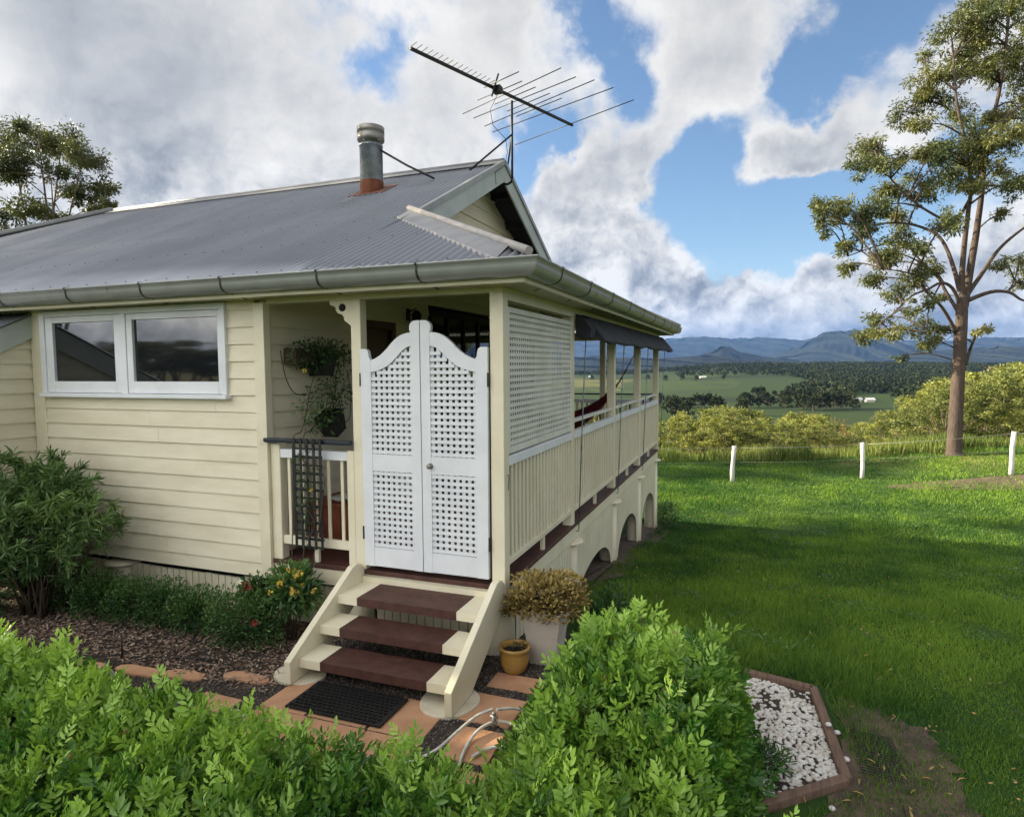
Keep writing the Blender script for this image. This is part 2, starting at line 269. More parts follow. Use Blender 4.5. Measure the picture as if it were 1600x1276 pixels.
# ------------------------------------------------------------------ mesh and object helpers
WLOC = {}
def link(o, parent=None, loc=(0, 0, 0)):
    COL.objects.link(o); o.location = loc
    if parent is not None: o.parent = parent
    base = WLOC.get(parent.name, Vector((0, 0, 0))) if parent is not None else Vector((0, 0, 0))
    WLOC[o.name] = base + Vector(loc)
    return o
def thing(name, label, cat, loc=(0, 0, 0), group=None):
    o = bpy.data.objects.new(name, None); o.empty_display_size = 0.2
    link(o, None, loc); o['label'] = label; o['category'] = cat
    if group: o['group'] = group
    return o
def tag(o, label=None, cat=None, group=None, kind=None):
    for k_, v_ in (('label', label), ('category', cat), ('group', group), ('kind', kind)):
        if v_: o[k_] = v_
    return o
class MB:
    def __init__(s): s.v = []; s.f = []; s.mi = []; s.sm = []
    def add(s, vs, fs, mi=0, smooth=False):
        b = len(s.v); s.v += [tuple(x) for x in vs]
        for f in fs: s.f.append(tuple(i + b for i in f)); s.mi.append(mi); s.sm.append(smooth)
        return s
    def box(s, x0, y0, z0, x1, y1, z1, mi=0):
        vs = [(x0, y0, z0), (x1, y0, z0), (x1, y1, z0), (x0, y1, z0), (x0, y0, z1), (x1, y0, z1), (x1, y1, z1), (x0, y1, z1)]
        return s.add(vs, [(0, 3, 2, 1), (4, 5, 6, 7), (0, 1, 5, 4), (1, 2, 6, 5), (2, 3, 7, 6), (3, 0, 4, 7)], mi)
    def bar(s, p, q, w, h, up=(0, 0, 1), mi=0):
        p, q, up = Vector(p), Vector(q), Vector(up); d = (q - p).normalized()
        a = d.cross(up)
        if a.length < 1e-5: a = d.cross(Vector((1, 0, 0)))
        a.normalize(); b = a.cross(d).normalized(); a *= w / 2; b *= h / 2
        vs = [p - a - b, p + a - b, p + a + b, p - a + b, q - a - b, q + a - b, q + a + b, q - a + b]
        return s.add(vs, [(0, 1, 2, 3), (7, 6, 5, 4), (0, 4, 5, 1), (1, 5, 6, 2), (2, 6, 7, 3), (3, 7, 4, 0)], mi)
    def tube(s, pts, r, n=8, mi=0, cap=True, wob=0.0):
        pts = [Vector(p) for p in pts]; rs = r if isinstance(r, (list, tuple)) else [r] * len(pts)
        vs, fs = [], []; ref = Vector((0.3, 0.2, 1)).normalized()
        for i, p in enumerate(pts):
            d = (pts[min(i + 1, len(pts) - 1)] - pts[max(i - 1, 0)])
            d = d.normalized() if d.length > 1e-9 else Vector((0, 0, 1))
            a = d.cross(ref)
            if a.length < 0.05: a = d.cross(Vector((1, 0, 0)))
            a.normalize(); b = d.cross(a)
            for k_ in range(n):
                t = 2 * math.pi * k_ / n; rr = rs[i] * (1 + (random.uniform(-wob, wob) if wob else 0))
                vs.append(p + a * math.cos(t) * rr + b * math.sin(t) * rr)
        for i in range(len(pts) - 1):
            for k_ in range(n):
                k2 = (k_ + 1) % n
                fs.append((i * n + k_, i * n + k2, (i + 1) * n + k2, (i + 1) * n + k_))
        s.add(vs, fs, mi, True)
        if cap:
            b0 = len(s.v) - len(vs)
            s.f.append(tuple(b0 + k_ for k_ in reversed(range(n)))); s.mi.append(mi); s.sm.append(False)
            e0 = b0 + (len(pts) - 1) * n
            s.f.append(tuple(e0 + k_ for k_ in range(n))); s.mi.append(mi); s.sm.append(False)
        return s
    def lathe(s, c, prof, n=32, mi=0, ax='z'):
        vs, fs = [], []
        for (r, z) in prof:
            for k_ in range(n):
                t = 2 * math.pi * k_ / n; a, b = r * math.cos(t), r * math.sin(t)
                vs.append((c[0] + a, c[1] + b, c[2] + z) if ax == 'z' else (c[0] + a, c[1] - z, c[2] + b))
        for i in range(len(prof) - 1):
            for k_ in range(n):
                k2 = (k_ + 1) % n; fs.append((i * n + k_, i * n + k2, (i + 1) * n + k2, (i + 1) * n + k_))
        return s.add(vs, fs, mi, True)
    def prism(s, poly, fn, t0, t1, mi=0, smooth=False):
        """polygon (u, v) extruded from w = t0 to t1; fn maps (u, v, w) to space"""
        n = len(poly)
        vs = [fn(u, v, t0) for u, v in poly] + [fn(u, v, t1) for u, v in poly]
        fs = [tuple(range(n)), tuple(reversed(range(n, 2 * n)))] + [(i, i + n, (i + 1) % n + n, (i + 1) % n) for i in range(n)]
        return s.add(vs, fs, mi)
    def build(s, name, m, parent=None, loc=None, bevel=0.0, fix=True):
        """one mesh object; vertices are given in world space"""
        me = bpy.data.meshes.new(name)
        base = WLOC.get(parent.name, Vector((0, 0, 0))) if parent is not None else Vector((0, 0, 0))
        off = base + Vector(loc if loc else (0, 0, 0))
        me.from_pydata([(v[0] - off.x, v[1] - off.y, v[2] - off.z) for v in s.v], [], s.f)
        for mm in (m if isinstance(m, (list, tuple)) else [m]): me.materials.append(mm)
        me.polygons.foreach_set('material_index', s.mi); me.polygons.foreach_set('use_smooth', s.sm)
        me.update()
        if fix:
            import bmesh
            bm = bmesh.new(); bm.from_mesh(me); bmesh.ops.recalc_face_normals(bm, faces=bm.faces); bm.to_mesh(me); bm.free()
        o = bpy.data.objects.new(name, me)
        link(o, parent, loc if loc else (0, 0, 0))
        if bevel:
            b = o.modifiers.new('bevel', 'BEVEL'); b.width = bevel; b.segments = 2; b.limit_method = 'ANGLE'; b.angle_limit = 0.9
        return o
def npobj(name, V, F, m, parent=None, tint=None, smooth=False, origin=None):
    """fast mesh from arrays; F is (n, k) with one k, or a list of such arrays"""
    Fs = F if isinstance(F, list) else [F]
    V = np.asarray(V, np.float32)
    base = np.array(WLOC.get(parent.name, Vector((0, 0, 0))) if parent is not None else (0, 0, 0), np.float32)
    if origin is not None: base = base + np.array(origin, np.float32)
    V = V - base
    me = bpy.data.meshes.new(name); me.vertices.add(len(V)); me.vertices.foreach_set('co', V.ravel())
    nl = sum(f.size for f in Fs); npoly = sum(len(f) for f in Fs)
    me.loops.add(nl); me.loops.foreach_set('vertex_index', np.concatenate([f.ravel() for f in Fs]).astype(np.int32))
    tot = np.concatenate([np.full(len(f), f.shape[1], np.int32) for f in Fs])
    me.polygons.add(npoly); me.polygons.foreach_set('loop_start', np.concatenate([[0], np.cumsum(tot)[:-1]]).astype(np.int32))
    if smooth: me.polygons.foreach_set('use_smooth', np.ones(npoly, bool))
    me.update(calc_edges=True)
    if tint is not None:
        a = me.attributes.new('tint', 'FLOAT', 'POINT'); a.data.foreach_set('value', np.asarray(tint, np.float32))
    me.materials.append(m)
    o = bpy.data.objects.new(name, me)
    link(o, parent, tuple(origin) if origin is not None else (0, 0, 0))
    return o
def unit(a): return a / np.maximum(np.linalg.norm(a, axis=-1, keepdims=True), 1e-9)
def randdir(n): return unit(rng.normal(size=(n, 3)))
def leaves(P, D, N, L, Wd, kind='far', fold=0.25):
    """arrays of leaf blades: base P, direction D, rough normal N, length L, width Wd -> vertices, quads, leaf index per vertex"""
    n = len(P); D = unit(D); S = unit(np.cross(D, N)); N = np.cross(S, D)
    L = np.broadcast_to(np.asarray(L, float), (n,))[:, None]; Wd = np.broadcast_to(np.asarray(Wd, float), (n,))[:, None]
    up = N * Wd * fold
    if kind == 'far':
        V = np.stack([P, P + D * L * .5 + S * Wd * .5, P + D * L, P + D * L * .5 - S * Wd * .5], 1)
        F = np.arange(n)[:, None] * 4 + np.arange(4)[None]
        return V.reshape(-1, 3), F, np.repeat(np.arange(n), 4)
    V = np.stack([P, P + D * L * .28 + S * Wd * .36 + up * .8, P + D * L * .66 + S * Wd * .44 + up - N * L * .03, P + D * L - N * L * .10,
                  P + D * L * .66 - S * Wd * .44 + up - N * L * .03, P + D * L * .28 - S * Wd * .36 + up * .8], 1)
    b = np.arange(n)[:, None] * 6
    F = np.concatenate([b + np.array([0, 1, 2, 3])[None], b + np.array([0, 3, 4, 5])[None]])
    return V.reshape(-1, 3), F, np.repeat(np.arange(n), 6)
def copy_tree(o, parent=None):
    c = o.copy(); COL.objects.link(c)
    if parent is not None: c.parent = parent
    for ch in o.children: copy_tree(ch, c)
    return c

# ------------------------------------------------------------------ ground
def sstep(x, a, b):
    t = np.clip((x - a) / (b - a), 0, 1); return t * t * (3 - 2 * t)
_ph = np.random.default_rng(3).uniform(0, 6.28, (12, 2)); _kd = np.random.default_rng(4).uniform(0, 6.28, 12)
def wav(x, y, sc):
    r = 0
    for i in range(12):
        f = 1.7 ** (i % 6) / sc; r = r + np.sin((x * np.cos(_kd[i]) + y * np.sin(_kd[i])) * f + _ph[i, 0]) / (1.5 ** (i % 6))
    return r / 3.2
FX, FY = -0.3512, 0.9362      # ground direction the camera faces
def terrain(x, y):
    x = np.asarray(x, float); y = np.asarray(y, float)
    d = (x - CAM[0]) * FX + (y - CAM[1]) * FY          # distance along the view
    s = (x - CAM[0]) * 0.9362 + (y - CAM[1]) * 0.3512  # to the right
    r = np.hypot(x - CAM[0], y - CAM[1])
    z = -0.53 - 0.97 * np.clip((y - 0.5) / 7.6, 0, 1) + 0 * x
    z = z - 0.05 * sstep(y, 7.6, 12) + 0.02 * wav(x, y, 2.5) * sstep(x, 2.4, 5)
    z = np.where(x < -14, z - 0.0, z)
    z = z + 0.35 * sstep(s, 9, 16) * sstep(d, 4, 8)
    edge = 20.6
    fall = np.clip(d - edge, 0, None)
    drop = 41.0 * (1 - np.exp(-fall * 0.17 / 41.0 * 1.12))
    z = z - drop
    far = sstep(d, 240, 800)
    z = z + far * 2.0 * wav(x, y, 260)
    a = np.arctan2(s, d)
    # low wooded rise in the middle of the valley
    hill = np.exp(-((d - 2500) / 800.0) ** 2) * sstep(a, 0.16, 0.34) * (1 - 0.35 * sstep(a, 0.5, 0.75))
    z = z + hill * 28
    z = z + np.exp(-((d - 2300) / 700.0) ** 2) * 8 * sstep(a, -0.1, 0.1)
    return z
rr = np.concatenate([[0.0], np.geomspace(0.5, 21000, 240)])
aa = np.concatenate([np.linspace(-math.pi, -0.9, 60, endpoint=False), np.linspace(-0.9, 0.9, 240, endpoint=False), np.linspace(0.9, math.pi, 60, endpoint=False)])
A_, R_ = np.meshgrid(aa, rr[1:], indexing='xy')
GX = CAM[0] + R_ * (FX * np.cos(A_) + 0.9362 * np.sin(A_)); GY = CAM[1] + R_ * (FY * np.cos(A_) + 0.3512 * np.sin(A_))
GZ = terrain(GX, GY)
GZ = np.where(R_ > 6000, np.maximum(GZ, -44), GZ)
nr, na = GX.shape
gv = np.concatenate([[[CAM[0], CAM[1], float(terrain(CAM[0], CAM[1]))]], np.stack([GX.ravel(), GY.ravel(), GZ.ravel()], 1)])
i0 = (np.arange(nr - 1)[:, None] * na + np.arange(na)[None]); i1 = (np.arange(nr - 1)[:, None] * na + (np.arange(na)[None] + 1) % na)
gq = np.stack([1 + i0, 1 + i1, 1 + i1 + na, 1 + i0 + na], -1).reshape(-1, 4)[:, ::-1]
gt = np.stack([np.zeros(na, int), 1 + (np.arange(na) + 1) % na, 1 + np.arange(na)], 1)[:, ::-1]
def ground_mat():
    m = bpy.data.materials.new('ground_surface'); m.use_nodes = True
    N = NT(m.node_tree); p = N.n['Principled BSDF']
    g = N.add('ShaderNodeNewGeometry').outputs['Position']
    x, y, z = N.sep(g)
    near = N.mix(N.ss(N.noise(g, 0.9, 6, 0.6), 0.35, 0.7), (0.026, 0.062, 0.016, 1), (0.045, 0.090, 0.020, 1))
    near = N.mix(N.ss(N.noise(g, 7.0, 6, 0.7), 0.55, 0.72), near, (0.085, 0.070, 0.035, 1))
    cellv = N.add('ShaderNodeTexVoronoi'); N.l.new(g, cellv.inputs['Vector']); cellv.inputs['Scale'].default_value = 0.0030
    N.l.new(N.v('ADD', N.v('MULTIPLY', g, (1.0, 0.45, 0.0)), N.v('SCALE', N.noise(g, 0.004, 3, color=True), scale=60.0)), cellv.inputs['Vector'])
    fc = N.sep(cellv.outputs['Color'])[0]
    far = N.mix(fc, (0.022, 0.042, 0.014, 1), (0.040, 0.062, 0.020, 1))
    far = N.mix(N.ss(fc, 0.86, 0.9), far, (0.10, 0.105, 0.04, 1))
    far = N.mix(N.ss(N.noise(g, 0.012, 7, 0.65), 0.50, 0.66), far, (0.030, 0.046, 0.018, 1))
    far = N.mix(N.ss(N.noise(g, 0.0022, 5, 0.6), 0.52, 0.60), far, (0.020, 0.032, 0.014, 1))
    d = N.v('LENGTH', N.v('SUBTRACT', g, tuple(CAM)))
    slope = N.mix(N.ss(N.noise(g, 0.3, 6, 0.7), 0.4, 0.65), (0.10, 0.105, 0.03, 1), (0.16, 0.14, 0.055, 1))
    c = N.mix(N.ss(d, 20, 24), near, slope); c = N.mix(N.ss(d, 150, 320), c, far)
    N.l.new(c, p.inputs['Base Color']); p.inputs['Roughness'].default_value = 0.95; p.inputs['Specular IOR Level'].default_value = 0.1
    b = N.add('ShaderNodeBump'); b.inputs['Strength'].default_value = 0.6; b.inputs['Distance'].default_value = 0.02
    N.l.new(N.noise(g, 25.0, 6, 0.7), b.inputs['Height']); N.l.new(b.outputs[0], p.inputs['Normal'])
    return m
ground = npobj('ground', gv, [gq, gt], ground_mat(), smooth=True)
tag(ground, kind='structure')
# far ranges: real ridges at their own distance, heights by bearing from the house
MTN = mat('bushy_mountain', (0.013, 0.018, 0.019), (0.024, 0.029, 0.024), 0.95, scale=0.0022, detail=8, bump=0.6, bscale=0.004, spec=0.05, wear=((0.15, 0.15, 0.07), 0.0011, 0.70))
def ridge(name, dist, depth, prof, seed, rough=0.06, base=-46, m=MTN):
    """prof: (photo column, crest row) pairs turned into bearings and heights at this distance"""
    r = np.random.default_rng(seed)
    px = np.array([p[0] for p in prof], float); py = np.array([p[1] for p in prof], float)
    n = 420; ppx = np.linspace(px[0], px[-1], n); ppy = np.interp(ppx, px, py); sc_ = dist * .022; ox = seed * 9000.0
    ppy = np.convolve(np.pad(ppy, 6, 'edge'), np.ones(13) / 13, 'valid')
    V = []; rows = 41; k_ = np.linspace(-1, 1, rows)
    for j, t in enumerate(k_):
        for i in range(n):
            d = WD(ppx[i], ppy[i]); h = math.hypot(d[0], d[1]); top = CAM[2] + d[2] / h * dist - base
            dd = dist + t * depth + depth * 0.10 * math.sin(ppx[i] * 0.06 + j * 0.7 + seed)
            prof_t = (1 - abs(t)) ** 1.15
            X_, Y_ = CAM[0] + d[0] / h * dd, CAM[1] + d[1] / h * dd
            nz = float(wav((X_ + ox) * 1.0, Y_ * 1.0, sc_)) * .16 * (.25 + 1.6 * abs(t) * (1 - abs(t)) * 2) + float(wav(X_ + ox, Y_, sc_ * .22)) * .035
            V.append((X_, Y_, base + top * prof_t * (1 + nz)))
    V = np.array(V); q = np.arange(rows - 1)[:, None] * n + np.arange(n - 1)[None]
    F = np.stack([q, q + 1, q + n + 1, q + n], -1).reshape(-1, 4)
    return tag(npobj(name, V, F, m, smooth=True), kind='structure')
ridge('mountain_range', 15000, 2600, [(560, 530), (800, 528), (900, 526), (1000, 529), (1060, 527), (1150, 527), (1260, 530), (1400, 532), (1480, 533), (1530, 527), (1600, 526), (1800, 522)], 1, 0.10)
ridge('flat_topped_mountain', 10500, 2000, [(1180, 562), (1215, 553), (1250, 540), (1272, 527), (1290, 517), (1310, 515), (1336, 516), (1360, 525), (1400, 534), (1440, 545), (1490, 553), (1560, 562)], 2, 0.10)
ridge('long_hill', 8200, 1300, [(1380, 562), (1440, 551), (1500, 545), (1560, 541), (1620, 543), (1800, 548)], 3, 0.10)
ridge('conical_hill', 6800, 700, [(1040, 562), (1085, 557), (1110, 550), (1128, 541), (1140, 542), (1158, 551), (1190, 556), (1250, 562)], 4, 0.07)
ridge('low_hill', 5200, 700, [(860, 562), (930, 556), (990, 560), (1040, 560), (1070, 557), (1100, 554), (1125, 556), (1160, 562), (1200, 564)], 5, 0.05)

# ------------------------------------------------------------------ the cottage
GZ0 = -0.53
def gz(x, y): return float(terrain(x, y))
house = thing('cottage', 'cream weatherboard cottage with grey corrugated roof and latticed corner verandah', 'house', (0, 0, GZ0))

def boards(mb, o, u, n, u0, u1, z0, z1, holes=(), pitch=0.14, ref=1.911, top=None, lip=0.020, thick=0.05, joints=True):
    """sawtooth weatherboards on a wall: o + u*s, facing n; top(s) may cut the wall"""
    o, u, n = Vector(o), Vector(u), Vector(n)
    k0 = math.floor((z0 - ref) / pitch) - 1
    z = ref + k0 * pitch
    while z < z1:
        za, zb = max(z, z0), min(z + pitch, z1)
        if zb - za > 0.004:
            segs = [(u0, u1)]
            for (ha, hb, hza, hzb) in holes:
                if hza < (za + zb) / 2 < hzb:
                    ns = []
                    for a, b in segs:
                        if a < ha: ns.append((a, min(b, ha)))
                        if b > hb: ns.append((max(a, hb), b))
                    segs = [q for q in ns if q[1] - q[0] > 0.002]
            js = []
            for a, b in segs:
                if joints and b - a > 1.6:
                    c_ = random.uniform(a + .4, b - .4); js += [(a, c_ - .0012), (c_ + .0012, b)]
                else: js.append((a, b))
            wob_ = random.uniform(-.0022, .0022) if joints else 0
            for a, b in js:
                at, bt = a, b
                if top is not None:
                    a2, b2 = top(za); a3, b3 = top(zb); a, b, at, bt = max(a, a2), min(b, b2), max(a, a3), min(b, b3)
                    if b - a < 0.02: continue
                    if bt < at: at = bt = (at + bt) / 2
                fo = lip * (1 - 0.8 * (za - z) / pitch) + wob_; ti = lip * (1 - 0.8 * (zb - z) / pitch)
                P = lambda s, nn, zz: (o.x + u.x * s + n.x * nn, o.y + u.y * s + n.y * nn, zz)
                mb.add([P(a, -thick, za), P(b, -thick, za), P(b, fo, za), P(a, fo, za), P(at, -thick, zb), P(bt, -thick, zb), P(bt, ti, zb), P(at, ti, zb)],
                       [(0, 3, 2, 1), (4, 5, 6, 7), (3, 7, 6, 2), (0, 4, 7, 3), (1, 2, 6, 5), (0, 1, 5, 4)])
        z += pitch
    return mb
X, Y, Z = Vector((1, 0, 0)), Vector((0, 1, 0)), Vector((0, 0, 1))
# room at the left of the verandah, the wall beside the verandah, the lean-to
boards(MB(), (0, 0.005, 0), X, -Y, -4.86, -2.165, -0.165, 2.14, [(-4.70, -2.455, 1.35, 2.2)]).build('front_wall', CREAM, house)
boards(MB(), (-2.10, 0, 0), Y, X, 0.03, 8.0, 0.0, 3.0, [(1.25, 2.06, -1, 2.06), (2.85, 4.90, -1, 2.28), (5.6, 6.9, .7, 2.0)], top=lambda z: (((z - 2.245 + .09) / .4465 - .36) if z > 2.1 else 0.0, 7.9 - ((z - 2.245 + .09) / .4465 - .36) if z > 2.1 else 8.0)).build('verandah_wall', CREAM, house)
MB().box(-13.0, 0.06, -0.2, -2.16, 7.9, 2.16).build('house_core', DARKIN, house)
boards(MB(), (0, 7.9, 0), X, Y, -13, -2.165, -0.165, 2.14).build('rear_wall', CREAM, house)
MB().box(-2.165, -0.028, -0.165, -2.060, 0.05, 2.10).build('corner_board', CREAM2, house, bevel=0.004)
MB().box(-2.105, -0.0, 0.0, -2.062, 0.028, 2.10).build('corner_stop', CREAM2, house, bevel=0.003)
MB().box(-4.862, -0.018, -0.16, -4.705, 0.004, 2.13).build('corner_stop', CREAM2, house, bevel=0.003)
MB().box(-13.0, 0.0, -0.2, -4.9, 0.05, 2.14).build('far_front_wall', CREAM, house)
# window with two sashes
wf = MB()
for b in ((-4.705, -0.040, 1.355, -4.640, 0.05, 2.12), (-2.500, -0.040, 1.355, -2.452, 0.05, 2.12), (-4.640, -0.040, 2.065, -2.500, 0.05, 2.12), (-3.66, -0.038, 1.355, -3.585, 0.05, 2.065)): wf.box(*b)
win = wf.build('window', WHITE, house, bevel=0.004)
MB().box(-4.70, -0.075, 1.318, -2.43, 0.03, 1.354).build('sill', WHITE, win, bevel=0.005)
for (a, b, sl, sr) in ((-4.638, -3.662, 0.10, 0.075), (-3.583, -2.502, 0.07, 0.040)):
    z0, z1, zb, zt = 1.358, 2.062, 0.105, 0.055
    s_ = MB().box(a, -0.030, z0, a + sl, 0.012, z1).box(b - sr, -0.030, z0, b, 0.012, z1).box(a + sl, -0.030, z0, b - sr, 0.012, z0 + zb).box(a + sl, -0.030, z1 - zt, b - sr, 0.012, z1)
    s_.build('sash', WHITE, win, bevel=0.004)
    MB().box(a + sl - .005, -0.004, z0 + zb - .005, b - sr + .005, 0.002, z1 - zt + .005).build('pane', GLASS, win)
# lean-to at the left edge
def lt(y): return 2.10 + 0.50 * y
_lw = MB()
boards(_lw, (-4.885, 0, 0), Y, X, -1.55, 0.0, -0.165, 1.93, top=lambda z: (min(0.0, (z + 0.17 - 2.10) / 0.50), 0.0))
lean = _lw.build('lean_to_wall', CREAM, house)
MB().box(-7.4, -1.6, -0.3, -4.94, -1.5, 1.25).build('lean_to_front', CREAM, house)
MB().prism([(0.02, lt(0.02)), (-1.75, lt(-1.75)), (-1.75, lt(-1.75) - 0.215), (0.02, lt(0.02) - 0.215)], lambda u, v, w: (w, u, v), -4.862, -4.838).build('lean_to_barge', BARGE, house, bevel=0.003)

# corrugated roof
P_EAVE, Y_BRK, Y_RDG = (-0.36, 2.245), 1.60, 3.95
def zroof(s):
    s = np.asarray(s, float); z1 = 2.245 + (s + 0.36) * 0.4465; zb = 2.245 + 1.96 * 0.4465
    return np.where(s < Y_BRK, z1, zb + (s - Y_BRK) * 0.4915)
def corr(u0, u1, lo, hi, tr, name, pitch=0.076, zf=zroof, m=ROOF):
    du = pitch / 8; us = np.arange(u0, u1 + du, du)
    L_ = np.array([lo(u) for u in us]); H_ = np.array([hi(u) for u in us]); ok = H_ - L_ > 0.004
    rows = 9; V = np.zeros((len(us), rows, 3)); amp = 0.0135 * np.sin(us * 2 * math.pi / pitch) + 0.0022 * (np.mod(us, 0.76) / 0.76)
    for j in range(rows):
        t = j / (rows - 1); s = L_ + (H_ - L_) * t
        # keep one row on the change of pitch where the column crosses it
        if j == 4: s = np.where((L_ < Y_BRK) & (H_ > Y_BRK), Y_BRK, s)
        z = zf(s) + amp
        V[:, j, 0], V[:, j, 1], V[:, j, 2] = tr(us, s, z)
    i = np.arange(len(us) - 1); i = i[ok[:-1] & ok[1:]]
    q = i[:, None] * rows + np.arange(rows - 1)[None]
    F = np.stack([q, q + rows, q + rows + 1, q + 1], -1).reshape(-1, 4)
    o = npobj(name, V.reshape(-1, 3), F, m, house, smooth=True)
    sm = o.modifiers.new('sheet', 'SOLIDIFY'); sm.thickness = 0.002; sm.offset = -1
    return o
XV, XL = -1.50, -8.77
roof = corr(-13.08, 0.36, lambda u: -0.335, lambda u: min(3.95, u + 13.08 - 0.36, 3.95 if u < XV else -u), lambda u, s, z: (u, s, z), 'front_roof')
corr(-13.08, 0.36, lambda u: -0.335, lambda u: min(3.95, u + 13.08 - 0.36, 3.95 if u < XV else -u), lambda u, s, z: (u, 7.9 - s, z), 'rear_roof')
corr(-0.36, 8.26, lambda u: -0.335, lambda u: min(1.60, u, 7.9 - u), lambda u, s, z: (-s, u, z), 'side_roof')
corr(-0.36, 8.26, lambda u: -0.335, lambda u: min(3.95, u, 7.9 - u), lambda u, s, z: (s - 12.72, u, z), 'end_roof')
corr(-7.5, -4.83, lambda u: -0.02, lambda u: 1.75, lambda u, s, z: (u, -s, z), 'lean_to_roof', zf=lambda s: 2.115 - 0.50 * np.asarray(s))
# ridge and hips
zr = float(zroof(3.95)); zh = float(zroof(1.6))
rc = MB().tube([(XL - 0.02, 3.95, zr + 0.030), (XV, 3.95, zr + 0.030)], 0.026, 8)
for sg in (-1, 1): rc.add([(XL, 3.95, zr + 0.035), (XV, 3.95, zr + 0.035), (XV, 3.95 + sg * 0.15, zr - 0.052), (XL, 3.95 + sg * 0.15, zr - 0.052)], [(0, 1, 2, 3)])
rc.build('ridge_cap', FLASH, roof, fix=False)
MB().tube([(XL, 3.95, zr + 0.035), (-13.05, -0.33, 2.29)], 0.045, 8).tube([(XL, 3.95, zr + 0.035), (-13.05, 8.23, 2.29)], 0.045, 8).build('hip_cap', GUTT, roof)
A0, A1 = Vector((0.30, -0.30, 2.245 + 0.058)), Vector((-1.66, 1.66, zh + 0.065))
MB().tube([A0, A0.lerp(A1, .5), A1], 0.029, 10).build('hip_roll', RCAP, roof)
MB().tube([(0.34, 8.24, 2.297), (-1.6, 6.3, zh + .06)], 0.036, 10).build('hip_roll', RCAP, roof)
# flat flashing beside the hip, its edge scribed down into the corrugations
fl = MB(); ed = MB(); wfl = 0.26
xs = np.arange(-1.62, 0.10, 0.0095)
def hipy(x): return -x
for i in range(len(xs) - 1):
    a, b = xs[i], xs[i + 1]
    q = []
    for x_ in (a, b):
        yo = hipy(x_) - wfl
        q.append(((x_, hipy(x_) - 0.01, float(zroof(hipy(x_) - 0.01)) + 0.035), (x_, yo, float(zroof(yo)) + 0.0165), (x_, yo - 0.004, float(zroof(yo)) + 0.0165), (x_, yo - 0.012, float(zroof(yo)) + 0.0138 * math.sin(x_ * 2 * math.pi / 0.076) - 0.003)))
    fl.add([q[0][0], q[1][0], q[1][1], q[0][1]], [(0, 1, 2, 3)], 0, True)
    ed.add([q[0][1], q[1][1], q[1][3], q[0][3]], [(0, 1, 2, 3)])
fl.build('hip_flashing', FLASH, roof, fix=False); ed.build('scribed_edge', RCAP, roof, fix=False)
# roof screws on the nearer sheets
sc = MB()
for row, yy in enumerate((-0.28, 0.55, 1.35, 2.15, 2.95, 3.75)):
    for x_ in np.arange(-11.5, 0.2, 0.228):
        xx = round(x_ / 0.076) * 0.076 + 0.019
        if xx < XV or yy < -xx - 0.3:
            z = float(zroof(yy)) + 0.0125
            sc.add([(xx - .006, yy - .006, z), (xx + .006, yy - .006, z), (xx + .006, yy + .006, z + .003), (xx - .006, yy + .006, z + .003), (xx, yy, z + .009)], [(0, 1, 4), (1, 2, 4), (2, 3, 4), (3, 0, 4)])
tag(sc.build('roof_screws', BRACK, roof, fix=False), kind='stuff')
# gable
def gtop(z):
    h = (z - zh) / 0.4915 + Y_BRK; return (h + 0.12, 7.9 - h - 0.12)
boards(MB(), (-1.90, 0, 0), Y, X, 1.5, 6.4, zh - 0.25, zr - 0.03, pitch=0.185, ref=zh + 0.05, top=gtop, lip=0.030).build('gable_wall', CREAM, house)
for sg in (0, 1):
    f_ = (lambda y: y) if sg == 0 else (lambda y: 7.9 - y)
    y0, y1 = 1.50, 3.95
    z0, z1 = float(zroof(Y_BRK)) - 0.049 - 0.02, zr - 0.02
    bg_ = MB().prism([(y0, z0), (y1, z1), (y1, z1 - 0.235), (y0, z0 - 0.235)], lambda u, v, w: (w, f_(u), v), -1.525, -1.500).build('bargeboard', BARGE, house, bevel=0.003)
    MB().prism([(y0, z0 + 0.052), (y1, z1 + 0.052), (y1, z1 - 0.012), (y0, z0 - 0.012)], lambda u, v, w: (w, f_(u), v), -1.53, -1.478).build('barge_flashing', GUTT, bg_)
    # the verge soffit seen from below
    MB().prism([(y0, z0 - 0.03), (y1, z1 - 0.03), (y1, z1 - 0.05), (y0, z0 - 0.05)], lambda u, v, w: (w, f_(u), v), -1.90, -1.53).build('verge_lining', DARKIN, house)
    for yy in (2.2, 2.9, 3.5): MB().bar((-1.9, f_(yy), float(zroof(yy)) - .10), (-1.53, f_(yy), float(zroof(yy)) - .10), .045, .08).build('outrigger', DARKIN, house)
# gutters, fascia, soffit
GP = [(0.0, 2.150), (0.045, 2.146), (0.085, 2.158), (0.112, 2.182), (0.122, 2.215), (0.124, 2.248), (0.134, 2.254), (0.134, 2.262), (0.116, 2.262), (0.110, 2.215), (0.09, 2.18), (0.05, 2.16), (0.0, 2.16)]
def run(a, b, ca, cb, prof):
    """profile swept along the eaves; ca / cb : corner function shifting the ends with the overhang"""
    mb = MB(); n = len(prof); vs = [a(o, z) for o, z in prof] + [b(o, z) for o, z in prof]
    return mb.add(vs, [(i, i + 1, i + 1 + n, i + n) for i in range(n - 1)], 0, True)
gut = run(lambda o, z: (-13.35 - o + .3, -0.25 - o, z), lambda o, z: (0.25 + o, -0.25 - o, z), 0, 0, GP).build('front_gutter', GUTT, house)
gut2 = run(lambda o, z: (0.25 + o, -0.25 - o, z), lambda o, z: (0.25 + o, 8.15 + o, z), 0, 0, GP).build('side_gutter', GUTT, house)
run(lambda o, z: (0.25 + o, 8.15 + o, z), lambda o, z: (-13.0, 8.15 + o, z), 0, 0, GP).build('rear_gutter', GUTT, house)
